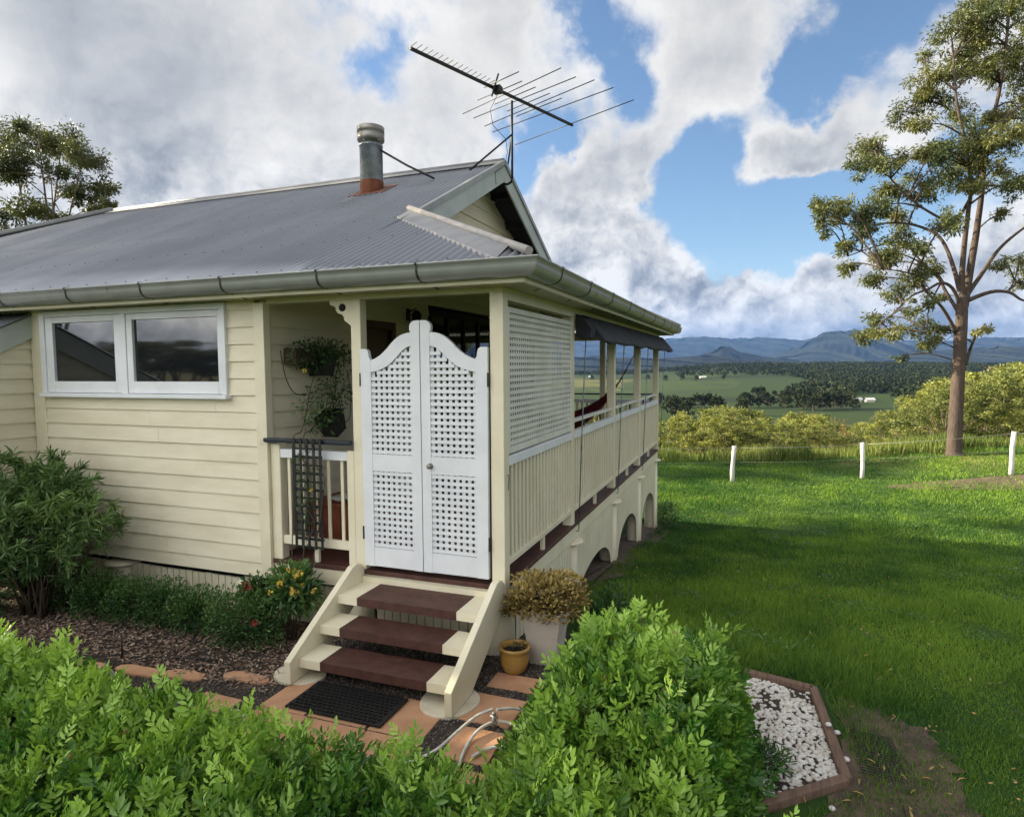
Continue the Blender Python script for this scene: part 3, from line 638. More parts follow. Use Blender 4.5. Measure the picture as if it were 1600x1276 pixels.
def strap(mk, parent):
    m_ = MB(); pr = [(o * 1.03 + .002, z - 0.002 if i < 4 else z + .001) for i, (o, z) in enumerate(GP[:8])]
    for i in range(len(pr) - 1):
        (o0, z0), (o1, z1) = pr[i], pr[i + 1]
        m_.add([mk(o0, z0, -.007), mk(o0, z0, .007), mk(o1, z1, .007), mk(o1, z1, -.007)], [(0, 1, 2, 3)])
    m_.add([mk(0.02, 2.268, -.007), mk(0.02, 2.268, .007), mk(.137, 2.266, .007), mk(.137, 2.266, -.007)], [(0, 1, 2, 3)])
    # the tail of the strap under the eaves
    m_.add([mk(0.0, 2.147, -.011), mk(0.0, 2.147, .011), mk(-.10, 2.1145, .06), mk(-.10, 2.1145, .04)], [(0, 1, 2, 3)])
    o = m_.build('gutter_strap', BRACK, parent, fix=False); s = o.modifiers.new('t', 'SOLIDIFY'); s.thickness = .003; return o
for x_ in (-0.47, -1.27, -2.15, -2.98, -3.84, -4.7, -5.6): strap(lambda o, z, w, x_=x_: (x_ + w, -0.25 - o, z), gut)
for y_ in (0.20, 1.05, 1.95, 2.9, 3.85, 4.8, 5.75, 6.7, 7.6): strap(lambda o, z, w, y_=y_: (0.25 + o, y_ + w, z), gut2)
MB().box(-13.05, -0.25, 2.117, 0.25, -0.225, 2.20).build('front_fascia', CREAM2, house, bevel=0.003)
MB().box(0.225, -0.225, 2.117, 0.25, 8.15, 2.20).build('side_fascia', CREAM2, house, bevel=0.003)
MB().box(-13.0, 8.125, 2.117, 0.225, 8.15, 2.20).build('rear_fascia', CREAM2, house)
MB().box(-13.0, -0.225, 2.1285, 0.225, 0.10, 2.134).build('soffit', SOFF, house)
MB().box(-0.10, 0.1005, 2.1285, 0.225, 8.12, 2.134).build('soffit', SOFF, house)
MB().box(-13.0, 7.80, 2.1285, -0.1005, 8.12, 2.134).build('soffit', SOFF, house)
_cv, _cf, _nx = [], [], 12
for j in range(41):
    for i in range(_nx + 1):
        x_, y_ = -2.20 + 2.12 * i / _nx, 0.08 + 7.74 * j / 40
        _cv.append((x_, y_, float(zroof(min(y_, -x_, 7.9 - y_))) - 0.06))
_cf = [(j * (_nx + 1) + i, j * (_nx + 1) + i + 1, (j + 1) * (_nx + 1) + i + 1, (j + 1) * (_nx + 1) + i) for j in range(40) for i in range(_nx)]
MB().add(_cv, _cf).build('verandah_ceiling', SOFF, house, fix=False)

# verandah
MB().box(-2.10, 0.0, -0.036, 0.0, 7.98, 0.0).build('verandah_floor', BROWN, house, bevel=0.004)
MB().box(-2.09, 0.010, -0.165, -0.012, 0.035, -0.037).build('floor_fascia', CREAM2, house, bevel=0.003)
MB().box(-0.037, 0.036, -0.165, -0.010, 7.96, -0.037).build('floor_fascia', CREAM2, house, bevel=0.003)
MB().box(-2.06, 0.005, 2.092, -0.0, 0.085, 2.128).build('front_beam', CREAM2, house)
MB().box(-0.085, 0.10, 2.045, -0.002, 7.98, 2.128).build('side_beam', CREAM2, house)
MB().box(-2.10, 7.89, 2.045, -0.09, 7.97, 2.128).build('rear_beam', CREAM2, house)
PY = (0.0, 1.84, 3.88, 5.83, 7.88)
for i, y_ in enumerate(PY):
    z0 = -0.19 if i == 0 else 0.0
    MB().box(-0.100, y_, z0, 0.002 if i == 0 else -0.004, y_ + 0.10, 2.092 if i == 0 else 2.045).build('verandah_post', CREAM2, house, bevel=0.006)
MB().box(-1.252, 0.002, 0.0, -1.165, 0.09, 2.092).build('verandah_post', CREAM2, house, bevel=0.006)
MB().box(-1.32, 0.004, -0.02, -1.2535, 0.05, 0.925).build('newel', CREAM2, house, bevel=0.006)
MB().box(-2.058, 0.004, 0.0, -1.965, 0.09, 0.955).build('newel', CREAM2, house, bevel=0.006)
MB().box(-1.10, 7.88, 0.0, -1.0, 7.97, 2.045).build('verandah_post', CREAM2, house, bevel=0.006)
# fretwork bracket at the head of the gate post
fb = [(-1.2525, 2.09), (-1.455, 2.09), (-1.45, 2.06), (-1.425, 2.052), (-1.40, 2.04), (-1.395, 2.01), (-1.375, 1.99), (-1.345, 1.985), (-1.325, 1.965), (-1.32, 1.935), (-1.295, 1.92), (-1.2525, 1.885)]
fk = MB().prism(fb, lambda u, v, w: (u, w, v), 0.02, 0.045).build('fretwork_bracket', CREAM2, house)
MB().lathe((-1.335, 0.0175, 2.035), [(0, .002), (.03, .002), (.03, -.002), (0, -.002)], 20, ax='y').build('boss_hole_disc', DARKIN, fk)  # dark disc on the face, painted in for the shaded round hole

def balustrade(o, u, L, n_bal, top0, top1, bot0, bot1, wm, rail_m, depth=0.035, bw=0.042, parent=house):
    o, u = Vector(o), Vector(u); v = Vector((-u.y, u.x, 0))
    def bx(s0, s1, d0, d1, z0, z1, mb):
        c = [o + u * s0 + v * d0, o + u * s1 + v * d0, o + u * s1 + v * d1, o + u * s0 + v * d1]
        mb.add([(q.x, q.y, z0) for q in c] + [(q.x, q.y, z1) for q in c], [(0, 3, 2, 1), (4, 5, 6, 7), (0, 1, 5, 4), (1, 2, 6, 5), (2, 3, 7, 6), (3, 0, 4, 7)]); return mb
    bal = bx(0, L, -0.014, depth + .014, top0, top1, MB()).build('balustrade', rail_m, parent, bevel=0.004)
    b2 = bx(0, L, -0.004, depth + .004, bot0, bot1, MB()); bx(L * .5 - .02, L * .5 + .02, 0, depth, 0.001, bot0 - 0.001, b2)
    b2.build('bottom_rail', wm, bal, bevel=0.004)
    for i in range(n_bal):
        s = (i + 0.5) * L / n_bal
        bx(s - bw / 2, s + bw / 2, depth * .25, depth * .75, bot1 + .0005, top0 - .0005, MB()).build('baluster', wm, bal, bevel=0.003)
    return bal
for i in range(4):
    a, b = PY[i] + 0.10, PY[i + 1]
    balustrade((-0.012, a, 0), (0, 1, 0), b - a, 20 if i else 20, 0.855, 0.925, 0.12, 0.165, CREAM2, WHITE)
    if i:
        h = MB().box(-0.085, a - .0, 1.005, -0.030, b, 1.038).build('handrail', OFFWH, house, bevel=0.005)
        for t in (0.3, 0.7): MB().box(-0.066, a + (b - a) * t - .01, 0.926, -0.046, a + (b - a) * t + .01, 1.0045).build('rail_bracket', BRACK, h)
balustrade((-0.10, 7.90, 0), (-1, 0, 0), 0.90, 10, 0.855, 0.925, 0.12, 0.165, CREAM2, WHITE)
balustrade((-1.10, 7.90, 0), (-1, 0, 0), 0.98, 10, 0.855, 0.925, 0.12, 0.165, CREAM2, WHITE)
MB().box(-2.05, 7.905, 1.01, -0.10, 7.955, 1.04).build('handrail', DBLUE, house, bevel=0.004)
balustrade((-1.963, 0.022, 0), (1, 0, 0), 0.642, 5, 0.845, 0.915, 0.130, 0.200, CREAM2, WHITE, 0.03, 0.028)
MB().box(-2.09, -0.045, 0.972, -1.2535, 0.000, 1.008).build('handrail', DBLUE, house, bevel=0.008)
# lattice screen in the first bay
ls = MB()
for b in ((-0.040, 0.105, 0.940, -0.004, 0.150, 2.000), (-0.040, 1.790, 0.940, -0.004, 1.838, 2.000), (-0.040, 0.150, 0.940, -0.004, 1.790, 0.985), (-0.040, 0.150, 1.960, -0.004, 1.790, 2.000)): ls.box(*b)
lat = ls.build('lattice_screen', OFFWH, house, bevel=0.003)
l1 = MB(); nrow = 21
for i in range(nrow): z = 0.990 + (i + .5) * 0.968 / nrow; l1.box(-0.016, 0.148, z - 0.0125, -0.008, 1.792, z + 0.0125)
for i in range(34): y_ = 0.152 + (i + .5) * 1.636 / 34; l1.box(-0.022, y_ - .0105, 0.983, -0.0175, y_ + .0105, 1.962)
l1.build('lattice', OFFWH, lat)

# the pair of white half-round gates
def gate(x0, flip):
    f = (lambda u: x0 + u * 1.011) if not flip else (lambda u: x0 - u * 1.049)
    M_ = lambda u, v, w: (f(u), w, v)
    Y0, Y1 = -0.022, 0.014
    outer = [(0.008, 0.045), (0.0, 1.700), (0.006, 1.712), (0.05, 1.712), (0.068, 1.700), (0.075, 1.675), (0.078, 1.648), (0.093, 1.627), (0.13, 1.640), (0.175, 1.664), (0.205, 1.688), (0.235, 1.715), (0.27, 1.752), (0.31, 1.787), (0.345, 1.807), (0.385, 1.821), (0.418, 1.826), (0.428, 1.835), (0.424, 1.855), (0.426, 1.880), (0.44, 1.900), (0.46, 1.912), (0.505, 1.914)]
    arch = [(0.435, 1.728), (0.405, 1.722), (0.38, 1.708), (0.355, 1.690), (0.32, 1.655), (0.28, 1.617), (0.235, 1.583), (0.175, 1.556), (0.13, 1.543), (0.092, 1.537)]
    top = [(0.0925, 1.537)] + []
    head = [(0.092, 1.537)] + [p for p in reversed(arch)][1:] + [(0.435, 1.728), (0.435, 1.826)] + [p for p in reversed([q for q in outer if 0.092 < q[0] < 0.42 and q[1] > 1.6])] + [(0.092, 1.627)]
    g = MB()
    g.prism([(0.007, 0.045), (0.0915, 0.045), (0.0915, 1.6265)] + [(0.078, 1.648), (0.075, 1.675), (0.068, 1.700), (0.05, 1.712), (0.006, 1.712), (0.0, 1.700)], M_, Y0, Y1)
    g.prism([(0.4355, 0.045), (0.506, 0.045), (0.506, 1.914), (0.46, 1.912), (0.44, 1.900), (0.426, 1.880), (0.424, 1.855), (0.428, 1.835), (0.4355, 1.827)], M_, Y0, Y1)
    g.prism(head, M_, Y0 + .0015, Y1 - .0015)
    g.prism([(0.092, 0.785), (0.435, 0.785), (0.435, 0.915), (0.092, 0.915)], M_, Y0 + .002, Y1 - .002)
    g.prism([(0.092, 0.047), (0.435, 0.047), (0.435, 0.195), (0.092, 0.195)], M_, Y0 + .002, Y1 - .002)
    leaf = g.build('gate_leaf', WHITE, house, bevel=0.004)
    def archz(u):
        a = list(reversed(arch))
        for (u0, z0), (u1, z1) in zip(a, a[1:]):
            if u0 <= u <= u1: return z0 + (z1 - z0) * (u - u0) / (u1 - u0)
        return a[-1][1] if u > .4 else a[0][1]
    for (za, zb, arched) in ((0.915, 1.73, True), (0.195, 0.785, False)):
        p = MB(); pit = 0.0462
        n = int((zb - za) / pit) + 1
        for i in range(n):
            z = za + 0.018 + i * pit
            u0 = 0.0925
            if z + 0.01 > zb: continue
            if arched:
                while u0 < 0.43 and archz(u0) < z + 0.012: u0 += 0.004
            if u0 < 0.42: p.prism([(u0, z - .0125), (0.435, z - .0125), (0.435, z + .0125), (u0, z + .0125)], M_, -0.017, -0.009)
        for i in range(8):
            u = 0.0925 + 0.010 + i * 0.0460
            zt = archz(u) if arched else zb
            p.prism([(u - .0125, za), (u + .0125, za), (u + .0125, zt), (u - .0125, zt)], M_, -0.003, 0.005)
        p.build('lattice_panel', WHITE, leaf)
    for z in (0.30, 1.48): MB().prism([(-0.006, z - .05), (0.003, z - .05), (0.003, z + .05), (-0.006, z + .05)], M_, -0.027, -0.012).build('hinge', BRACK, leaf)
    return leaf
gl_ = gate(-1.160, False); gr_ = gate(-0.110, True)
kn = MB().lathe((-0.573, -0.0225, 0.845), [(0.0, 0.034), (0.012, 0.033), (0.019, 0.026), (0.019, 0.018), (0.010, 0.010), (0.008, 0.0), (0.022, 0.0), (0.022, -0.003)], 18, ax='y').build('knob', STEEL, gr_)
hk = MB().tube([(0.006, 0.045, .80), (0.018, 0.045, .80), (0.020, 0.045, .77), (0.014, 0.045, .70), (0.018, .045, .69)], 0.003, 6).build('gate_hook', BRACK, house)

# walls and doors seen inside
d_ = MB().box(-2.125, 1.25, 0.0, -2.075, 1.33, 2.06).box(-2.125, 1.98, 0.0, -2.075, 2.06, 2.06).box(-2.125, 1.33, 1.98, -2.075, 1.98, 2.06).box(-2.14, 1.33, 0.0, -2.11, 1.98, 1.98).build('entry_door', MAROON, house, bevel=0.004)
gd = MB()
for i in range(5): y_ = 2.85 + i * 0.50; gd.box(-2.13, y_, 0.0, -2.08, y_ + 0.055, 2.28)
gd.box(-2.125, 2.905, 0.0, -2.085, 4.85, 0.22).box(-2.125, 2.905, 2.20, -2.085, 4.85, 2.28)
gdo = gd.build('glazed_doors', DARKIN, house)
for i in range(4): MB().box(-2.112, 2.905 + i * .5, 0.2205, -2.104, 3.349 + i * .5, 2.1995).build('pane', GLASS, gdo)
wl = MB().lathe((-1.97, 2.34, 2.02), [(0, 0), (.045, 0), (.06, .03), (.055, .13), (.07, .135), (.03, .19), (0, .2)], 8).bar((-2.08, 2.34, 2.2), (-1.97, 2.34, 2.235), .014, .014).box(-2.085, 2.30, 2.10, -2.07, 2.38, 2.24).build('wall_lamp', BLACK, house)

# stumps with caps, and batten skirts
def stump(x_, y_, r=0.11, top=-0.19):
    g0 = gz(x_, y_) - 0.15
    s = MB().lathe((x_, y_, 0), [(0, g0), (r * 1.08, g0), (r * 1.03, g0 + .3), (r, top), (0, top)], 22).build('stump', CREAM2, house)
    MB().lathe((x_, y_, top), [(0, 0.001), (r * 1.35, 0.001), (r * 1.6, -0.012), (r * 1.62, -0.008), (r * 1.36, 0.012), (0, 0.014)], 22).build('ant_cap', CREAM2, s)
stump(-0.125, 0.14, 0.135)
for y_ in (2.0, 4.02, 5.98, 7.86): stump(-0.115, y_, 0.115)
for x_ in (-3.89, -2.30, -1.27, -4.95): stump(x_, 0.085, 0.105, -0.185 if x_ > -2 else -0.225)
def batten(mb, P, s, w, zb, zt, t=0.018):
    mb.add([P(s - w / 2, 0, zb[0]), P(s + w / 2, 0, zb[1]), P(s + w / 2, t, zb[1]), P(s - w / 2, t, zb[0]), P(s - w / 2, 0, zt), P(s + w / 2, 0, zt), P(s + w / 2, t, zt), P(s - w / 2, t, zt)],
           [(0, 3, 2, 1), (4, 5, 6, 7), (0, 1, 5, 4), (1, 2, 6, 5), (2, 3, 7, 6), (3, 0, 4, 7)])
ys = (0.27, 2.0, 4.02, 5.98, 7.86)
for i in range(4):
    a, b = ys[i] + (0.02 if i == 0 else 0.10), ys[i + 1] - 0.10
    mb = MB(); P = lambda s, t, z: (-0.024 - t, s, z)
    n = int((b - a) / 0.084); w = (b - a) / n
    c, hw = (a + b) / 2 + 0.02, (b - a) / 2 - 0.12
    def zbot(s):
        g = gz(0, s) - 0.03
        if i == 0: return g
        t = abs(s - c) / hw
        if t >= 1: return g
        apex = (-0.60, -0.60, -0.61, -0.66)[i]
        base = max(g, apex - 0.42)
        return base + (apex - base) * math.sqrt(max(0, 1 - t ** 2.0)) if g > base - 0.02 or t < 0.985 else g
    for k_ in range(n):
        s = a + (k_ + .5) * w
        batten(mb, P, s, w - 0.015, (zbot(s - w / 2 + .005), zbot(s + w / 2 - .005)), -0.172, .006)
    mb.box(-0.062, a, -0.26, -0.031, b, -0.18)
    mb.build('batten_skirt', CREAM2, house)
for (a, b, y_, zt) in ((-4.85, -4.01, 0.06, -0.228), (-3.77, -2.42, 0.06, -0.228), (-2.18, -1.39, 0.06, -0.20), (-1.14, -0.27, 0.10, -0.20)):
    mb = MB(); P = lambda s, t, z: (s, y_ + t, z); n = int(round((b - a) / 0.074)); w = (b - a) / n
    for k_ in range(n):
        s = a + (k_ + .5) * w; batten(mb, P, s, w - 0.009, (-0.56, -0.56), zt + random.uniform(-.003, .003))
    mb.box(a, y_ + .019, -0.30, b, y_ + .035, -0.24)
    mb.build('batten_skirt', CREAM2, house)
MB().box(-13.0, 0.20, -0.9, -2.2, 7.8, -0.21).build('underfloor_shade_box', DARKIN, house)  # near-black box, shade under the house put in as colour
MB().box(-2.15, 0.9, -1.5, -2.05, 7.9, -0.04).build('underfloor_shade_sheet', DARKIN, house)  # added dark sheet, painted shade behind the skirt arches

# flue on the roof
fz = float(zroof(3.0)); FXc, FYc = -2.96, 3.02
flue = MB().lathe((FXc, FYc, 0), [(0.145, fz - .1), (0.145, 4.36), (0.150, 4.362), (0.150, 4.385), (0.14, 4.39), (0, 4.39)], 28).build('flue', GALV, house)
MB().lathe((FXc, FYc, 0), [(0.152, fz - .12), (0.151, fz + .03), (0.149, fz + .125), (0.146, fz + .13)], 28).build('flashing', RUST, flue)
fpl = MB(); s2 = 0.4915
fpl.add([(FXc - .20, FYc - .24, float(zroof(FYc - .24)) + .012), (FXc + .30, FYc - .20, float(zroof(FYc - .2)) + .012), (FXc + .26, FYc + .22, float(zroof(FYc + .22)) + .012), (FXc - .22, FYc + .20, float(zroof(FYc + .2)) + .012)], [(0, 1, 2, 3)])
fpl.build('flashing_plate', RUST, flue, fix=False)
MB().lathe((FXc, FYc, 0), [(0.10, 4.39), (0.10, 4.43), (0.165, 4.432), (0.172, 4.44), (0.172, 4.515), (0.168, 4.517), (0.168, 4.523), (0.173, 4.525), (0.173, 4.60), (0.165, 4.606), (0.0, 4.612)], 28).build('cowl', STEEL, flue)
MB().tube([(FXc + .14, FYc, 4.31), (FXc + .45, FYc + .12, 4.12), (-2.16, 3.20, float(zroof(3.2)) + .03)], 0.014, 6).build('stay', BRACK, flue)

# ------------------------------------------------------------------ aerial on the gable
ant = thing('tv_aerial', 'long black television aerial on a pipe mast at the gable peak', 'aerial', (-1.46, 3.95, 3.98))
MB().tube([(-1.52, 3.95, 3.99), (-1.45, 3.95, 3.985), (-1.405, 3.95, 4.01), (-1.39, 3.95, 4.06), (-1.39, 3.95, 4.6), (-1.385, 3.945, 5.05)], 0.016, 8).build('mast', BLACK, ant)
bo0, bo1 = Vector((-1.90, 2.17, 5.02)), Vector((-0.85, 5.00, 5.02))
MB().bar(bo0, bo1, 0.030, 0.030).build('boom', BLACK, ant)
MB().tube([(-1.39, 3.95, 4.62), (-1.71, 3.30, 4.02)], 0.012, 6).build('stay', BLACK, ant)
MB().tube([(-1.39, 3.95, 4.62), (-1.60, 4.25, 4.12)], 0.012, 6).build('stay', BLACK, ant)
cab = [(-1.40, 3.50, 4.99), (-1.52, 3.52, 4.80), (-1.50, 3.56, 4.62), (-1.40, 3.75, 4.50), (-1.40, 3.80, 4.35), (-1.45, 3.85, 4.22), (-1.47, 3.72, 4.12), (-1.49, 3.6, 4.05), (-1.49, 3.62, 3.9)]
MB().tube(cab, 0.004, 5).build('cable', BLACK, ant)
EL = [((-2.15, 4.06), (-0.51, 3.24)), ((-2.07, 4.25), (-0.41, 3.53)), ((-2.05, 4.59), (-0.22, 3.69)), ((-2.03, 4.85), (-0.05, 3.99)), ((-1.91, 5.49), (0.12, 4.46)),
      ((-1.62, 3.92), (-0.95, 3.62)), ((-1.55, 4.20), (-0.84, 3.86)), ((-1.50, 4.42), (-0.74, 4.06)), ((-1.78, 3.72), (-1.05, 3.40)), ((-1.55, 3.40), (-1.0, 3.15))]
for a, b in EL: MB().tube([(a[0], a[1], 5.03), (b[0], b[1], 5.03)], 0.006, 6).build('element', BLACK, ant)
bd = (bo1 - bo0).normalized(); pd = Vector((bd.y, -bd.x, 0))
for i in range(17):
    c = bo0 + bd * (0.03 + i * 0.078)
    MB().bar(c - pd * 0.06 + Vector((0, 0, .03)), c + pd * 0.075 + Vector((0, 0, .05)), 0.008, 0.005).build('director', BLACK, ant)
MB().bar((-1.43, 3.36, 4.90), (-1.36, 3.40, 5.16), 0.05, 0.02).box(-1.44, 3.40, 4.96, -1.34, 3.50, 5.04).build('feed_box', BLACK, ant)

# ------------------------------------------------------------------ front steps
steps = thing('front_steps', 'three cream and brown timber steps leading up to the white gates', 'steps', (-0.6, -0.45, GZ0))
def tread(y0, y1, zt, th=0.058):
    xs_ = (-1.172, -1.005, -0.215, -0.050); mb = MB()
    for i in range(3):
        a, b = xs_[i], xs_[i + 1]
        e = 0.0015 if i == 1 else 0.0
        mb.add([(a, y0 - e, zt - th), (b, y0 - e, zt - th), (b, y1, zt - th), (a, y1, zt - th), (a, y0 - e, zt + e), (b, y0 - e, zt + e), (b, y1, zt + e), (a, y1, zt + e)],
               [(0, 3, 2, 1), (4, 5, 6, 7), (0, 1, 5, 4), (2, 3, 7, 6)] + ([(3, 0, 4, 7)] if i == 0 else []) + ([(1, 2, 6, 5)] if i == 2 else []), 1 if i == 1 else 0)
    o = mb.build('tread', [CREAM2, BROWN], steps, fix=False); return o
for (y0, y1, zt) in ((-0.795, -0.545, -0.365), (-0.575, -0.335, -0.222), (-0.360, -0.045, -0.082)): tread(y0, y1, zt)
sp = [(-0.004, 0.020), (-0.05, 0.060), (-0.10, 0.075), (-0.155, 0.065), (-0.885, -0.355), (-0.885, -0.503), (-0.84, -0.503), (-0.60, -0.500), (-0.004, -0.150)]
for (a, b) in ((-1.222, -1.173), (-0.049, 0.000)): MB().prism(sp, lambda u, v, w: (w, u, v), a, b).build('stringer', CREAM2, steps, bevel=0.004)
MB().box(-1.170, -0.042, -0.150, -0.052, -0.018, -0.040).build('riser', CREAM2, steps)
for (cx, cy, rx, ry) in ((-1.225, -0.73, 0.19, 0.14), (-0.105, -0.70, 0.185, 0.20)):
    pts = [(cx + rx * math.cos(t) * (1 + .03 * math.sin(3 * t)), cy + ry * math.sin(t) * (1 + .03 * math.cos(2 * t))) for t in np.linspace(0, 2 * math.pi, 40, endpoint=False)]
    MB().prism(pts, lambda u, v, w: (u, v, w), -0.56, -0.5045).build('foot_pad', CONC, steps, bevel=0.006)

# ------------------------------------------------------------------ blind, hammock, things on the verandah
bl = thing('rolled_blind', 'charcoal canvas verandah blind propped out under the side eaves', 'blind', (0.05, 5.0, 1.84))
pr = [(0.006, 2.085), (0.055, 2.075), (0.245, 1.845), (0.250, 1.815), (0.225, 1.808), (0.030, 1.98), (0.006, 1.99)]
nb = 40; vs = []; 
for i in range(nb + 1):
    y_ = 2.15 + (8.10 - 2.15) * i / nb; sag = 0.012 * math.sin(i * .9) * 0.6 + 0.010 * math.sin(i * math.pi / 10) ** 2
    for j, (o, z) in enumerate(pr): vs.append((o + (0.012 * math.sin(i * 1.7) if j in (2, 3, 4) else 0), y_, z - (sag if j in (2, 3, 4) else 0)))
n = len(pr)
mbl = MB().add(vs, [(i * n + j, i * n + j + 1, (i + 1) * n + j + 1, (i + 1) * n + j) for i in range(nb) for j in range(n - 1)], 0, True)
mbl.add([vs[j] for j in range(n)], [tuple(range(n))]); mbl.add([vs[nb * n + j] for j in range(n)], [tuple(range(n))])
mbl.build('canopy', CANVAS, bl, fix=False)
MB().prism([(0.006, 2.08), (0.09, 2.03), (0.16, 1.93), (0.15, 1.845), (0.03, 1.84), (0.006, 1.86)], lambda u, v, w: (u, w, v), 1.95, 2.15).build('end_fold', CANVAS, bl)
for y_ in (1.98, 3.98, 5.98, 8.0):
    MB().tube([(0.105, y_, 1.92), (0.06, y_, 0.9), (0.028, y_, -0.06)], 0.0055, 6).tube([(0.028, y_, -.06), (0.02, y_, -.085), (0.0, y_, -.08)], 0.006, 6).build('guide_cord', GALV, bl)
hm = thing('hammock', 'dark red striped hammock slung across the verandah behind the railing', 'hammock', (-1.0, 5.0, 0.0))
H1, H2 = Vector((-0.09, 5.80, 1.72)), Vector((-2.04, 4.35, 1.75)); vs = []; nu, nv = 36, 13
LOWP = Vector((-1.02, 5.25, 0.62))
for i in range(nu + 1):
    t = 0.10 + 0.80 * i / nu
    c = H1.lerp(H2, t); w = 0.015 + 0.36 * math.sin(math.pi * (i / nu)) ** 1.2
    sagz = 1.14 * (1 - (2 * t - 1) ** 2)
    if t < .5: c.z = c.z - sagz
    else: c.z = c.z - sagz
    sd_ = Vector((0.62, -0.78, 0))
    for j in range(nv):
        q = (j / (nv - 1) - .5) * 2
        vs.append(c + sd_ * q * w + Vector((0, 0, 0.55 * w * q * q + 0.012 * math.sin(j * 2.1) * w / .36)))
hmb = MB().add(vs, [(i * nv + j, i * nv + j + 1, (i + 1) * nv + j + 1, (i + 1) * nv + j) for i in range(nu) for j in range(nv - 1)], 0, True)
ho = hmb.build('cloth', HAMM, hm, fix=False); ho.modifiers.new('t', 'SOLIDIFY').thickness = .006
e1 = [Vector(vs[j]) for j in range(0, nv, 3)]; e2 = [Vector(vs[nu * nv + j]) for j in range(0, nv, 3)]
for (E_, H_) in ((e1, H1), (e2, H2)):
    m_ = MB()
    for q in E_: m_.tube([q, H_], 0.006, 5)
    m_.build('cord', HAMM, hm)
ch = thing('timber_chest', 'red stained timber chest behind the front railing', 'chest', (-1.62, 0.62, 0))
MB().box(-2.0, 0.40, 0.03, -1.27, 0.86, 0.37).box(-1.98, 0.44, 0.001, -1.9, 0.84, 0.03).box(-1.35, 0.44, 0.001, -1.29, 0.84, 0.03).build('body', CHEST, ch, bevel=0.006)
MB().box(-2.02, 0.38, 0.3705, -1.25, 0.88, 0.40).build('lid', CHEST, ch, bevel=0.006)
cl = MB(); vs = []
for i in range(13):
    for j in range(9): vs.append((-1.80 + i * 0.04, 0.42 + j * .05, 0.415 + 0.10 * math.exp(-((i - 6) / 4.) ** 2 - ((j - 4) / 3.) ** 2) + 0.012 * math.sin(i * 1.9 + j)))
cl.add(vs, [(i * 9 + j, i * 9 + j + 1, i * 9 + j + 10, i * 9 + j + 9) for i in range(12) for j in range(8)], 0, True)
clo = cl.build('cushion', CLOTH, None, loc=(-1.56, 0.62, 0.403), fix=False); clo.modifiers.new('t', 'SOLIDIFY').thickness = 0.02
tag(clo, 'pale grey cushion lying on the red timber chest', 'cushion')
tr_ = MB()
for i in range(5): x_ = -1.765 + i * 0.062; tr_.box(x_ - .011, -0.066, 0.135, x_ + .011, -0.060, 1.02)
for i in range(14): z = 0.15 + i * 0.0655; tr_.box(-1.778, -0.0595, z - (.011 if i % 2 else .007), -1.504, -0.053, z + (.011 if i % 2 else .007))
tro = tr_.build('trellis', PLAST, None, loc=(-1.64, -0.06, 0.135))
tag(tro, 'black plastic trellis hung over the front railing, vine stems through it', 'trellis')

# ------------------------------------------------------------------ garden floor
def hit(px, py, d0=2.0, d1=3000.0):
    """first place where the line of sight meets the ground"""
    d = WD(px, py); t = d0
    while t < d1:
        p = CAM + d * t
        if p[2] < terrain(p[0], p[1]):
            a, b = t / 1.01, t
            for _ in range(30):
                m_ = (a + b) / 2; p = CAM + d * m_
                if p[2] < terrain(p[0], p[1]): b = m_
                else: a = m_
            return CAM + d * b
        t *= 1.01
    return CAM + d * d1
def sheet(name, pts, m, dz=0.004, n=14):
    """a patch lying on the ground, following it"""
    pts = [Vector((p[0], p[1])) for p in pts]; c = sum(pts, Vector((0, 0))) / len(pts); V = []; F = []
    k_ = len(pts)
    for j in range(n + 1):
        for p in pts:
            q = c.lerp(p, j / n); V.append((q.x, q.y, gz(q.x, q.y) + dz))
    for j in range(n):
        for i in range(k_): F.append((j * k_ + i, j * k_ + (i + 1) % k_, (j + 1) * k_ + (i + 1) % k_, (j + 1) * k_ + i))
    return tag(MB().add(V, F).build(name, m, fix=False), kind='structure')
def blobpts(pts, n=48, wob=0.05):
    """smoothed closed outline with a ragged edge"""
    P = np.array(pts, float); k_ = len(P); out_ = []
    for i in range(n):
        t = i / n * k_; a = int(t); f = t - a
        p0, p1, p2, p3 = P[(a - 1) % k_], P[a % k_], P[(a + 1) % k_], P[(a + 2) % k_]
        q = 0.5 * ((2 * p1) + (-p0 + p2) * f + (2 * p0 - 5 * p1 + 4 * p2 - p3) * f ** 2 + (-p0 + 3 * p1 - 3 * p2 + p3) * f ** 3)
        out_.append(q + rng.normal(0, wob, 2))
    return out_
BEDM = mat('garden_soil', (0.060, 0.044, 0.033), (0.030, 0.022, 0.018), 0.95, scale=14, detail=8, bump=0.9, bscale=60)
DIRT = mat('bare_dirt', (0.125, 0.088, 0.062), (0.060, 0.044, 0.032), 0.95, scale=7, detail=8, bump=0.9, bscale=50)
sheet('garden_bed', blobpts([(-6, .2), (-6, -3.9), (-1, -3.9), (1.9, -3.6), (1.85, -2), (1.7, -1.0), (1.66, .25), (.9, .6), (.35, .6), (-.2, .35), (-2, .3)], 60, .02), BEDM)
sheet('pebble_bed', [(1.2, .30), (1.66, .29), (2.03, .20), (2.10, -.72), (1.76, -1.07), (1.2, -1.2)], BEDM, 0.008)
sheet('bare_soil', blobpts([(2.15, .10), (2.38, .10), (2.62, -.08), (2.66, -.45), (2.60, -.85), (2.25, -1.15), (1.9, -1.2), (2.1, -.75)], 60, .03), DIRT, 0.006)
